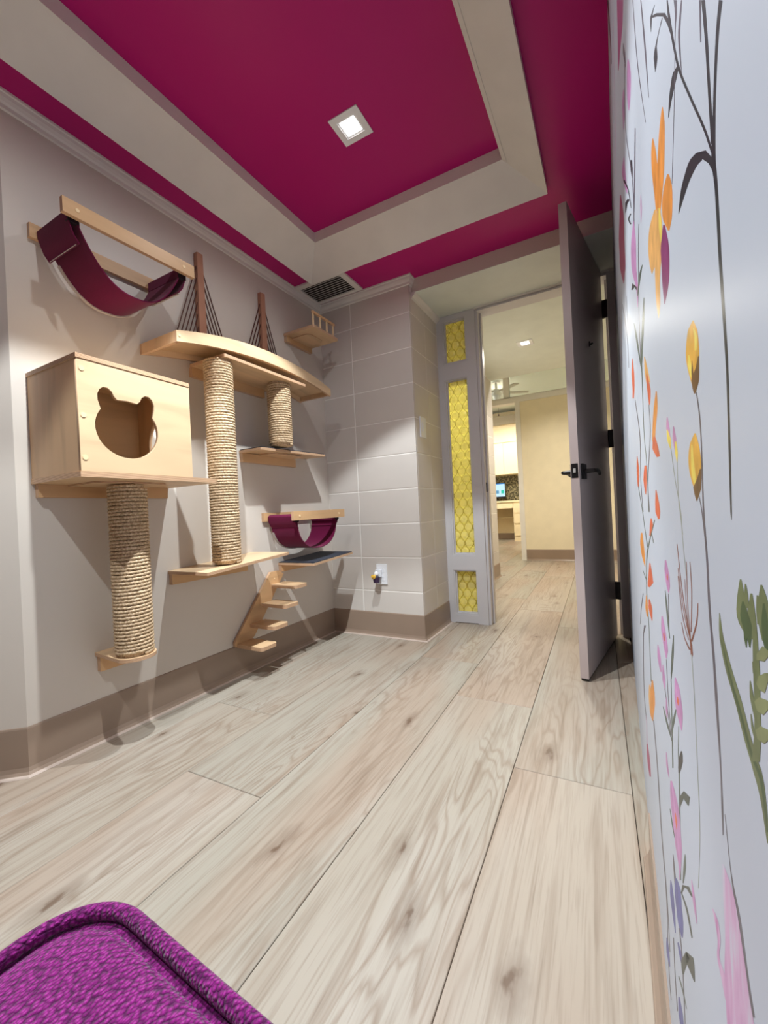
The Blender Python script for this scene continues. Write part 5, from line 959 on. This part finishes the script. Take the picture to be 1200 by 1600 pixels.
# office chair, mostly behind the hall wall
t = thing('office_chair', (-2.22, 8.05, 0), 'black office chair on casters half hidden behind the hallway block wall', 'chair')
hub = (-2.22, 8.05)
for k in range(5):
    a = math.radians(12+72*k); e = (hub[0]+.28*math.cos(a), hub[1]+.28*math.sin(a)); bm = BM(); tube(bm, [(hub[0], hub[1], .11), (e[0], e[1], .075)], [.022, .014], 8); lg = finish('leg', bm, 'black', t)
    bm = BM(); cyl(bm, (e[0]-.012, e[1], .03), (e[0]+.012, e[1], .03), .0295, n=14); finish('caster', bm, 'black', lg)
bm = BM(); cyl(bm, (*hub, .11), (*hub, .44), .022); finish('gas_lift', bm, 'black', t)
bm = BM(); prism(bm, rrect(hub[0]-.23, hub[0]+.23, hub[1]-.23, hub[1]+.23, .06), .44, .52); finish('seat', bm, 'black', t, bevel=.02)
bm = BM(); box(bm, hub[0]-.2, hub[0]+.2, hub[1]-.27, hub[1]-.22, .62, 1.05); box(bm, hub[0]-.03, hub[0]+.03, hub[1]-.25, hub[1]-.22, .48, .65); finish('backrest', bm, 'black', t, bevel=.02)
# ceiling fan
FX, FYY = -1.60, 7.1
t = thing('ceiling_fan', (FX, FYY, 2.86), 'dark bladed ceiling fan seen through the transom of the far office', 'ceiling fan')
bm = BM(); cyl(bm, (FX, FYY, 2.72), (FX, FYY, 2.86), .02); cyl(bm, (FX, FYY, 2.84), (FX, FYY, 2.8599), .06, n=20); finish('down_rod', bm, 'white', t)
bm = BM(); cyl(bm, (FX, FYY, 2.62), (FX, FYY, 2.72), .09, .07, 24); finish('motor', bm, 'white', t, smooth=True)
bm = BM(); cyl(bm, (FX, FYY, 2.55), (FX, FYY, 2.62), .05, .07, 24); finish('light_kit', bm, 'plastic', t, smooth=True)
t = thing('added_fill_lamp', (-2.85, 7.0, 2.86), 'added unseen globe lamp brightening the far office ceiling, left of the fan', 'lamp')  # added fill lamp, out of view, to brighten the far ceiling and transom
bm = BM(); cyl(bm, (-2.85, 7.0, 2.42), (-2.85, 7.0, 2.86), .006, n=8); finish('cable', bm, 'white', t)
bm = BM(); bmesh.ops.create_uvsphere(bm, u_segments=20, v_segments=12, radius=.10, matrix=Matrix.Translation((-2.85, 7.0, 2.33))); finish('globe', bm, 'hlens', t, smooth=True)
L = D.lights.new('lamp', 'POINT'); L.energy = 220; L.color = (.95, .98, 1); L.shadow_soft_size = .105; lo = D.objects.new('lamp', L); lo.location = (0, 0, -.53); COL.objects.link(lo); lo.parent = t  # unseen fill light inside the added globe
t = bpy.data.objects['ceiling_fan']
for k in range(5):
    a = math.radians(30+72*k); bm = BM(); prism(bm, rrect(.10, .55, -.055, .055, .03), 2.665, 2.673); bmesh.ops.rotate(bm, verts=bm.verts, cent=(0, 0, 0), matrix=Matrix.Rotation(a, 3, 'Z')); bmesh.ops.translate(bm, verts=bm.verts, vec=(FX, FYY, 0)); finish('blade', bm, 'grey', t)
bm = BM(); cyl(bm, (FX+.03, FYY-.04, 2.30), (FX+.03, FYY-.04, 2.58), .002, n=6); cyl(bm, (FX+.03, FYY-.04, 2.27), (FX+.03, FYY-.04, 2.30), .010, .006, 10); finish('pull_chain', bm, 'cord', t)
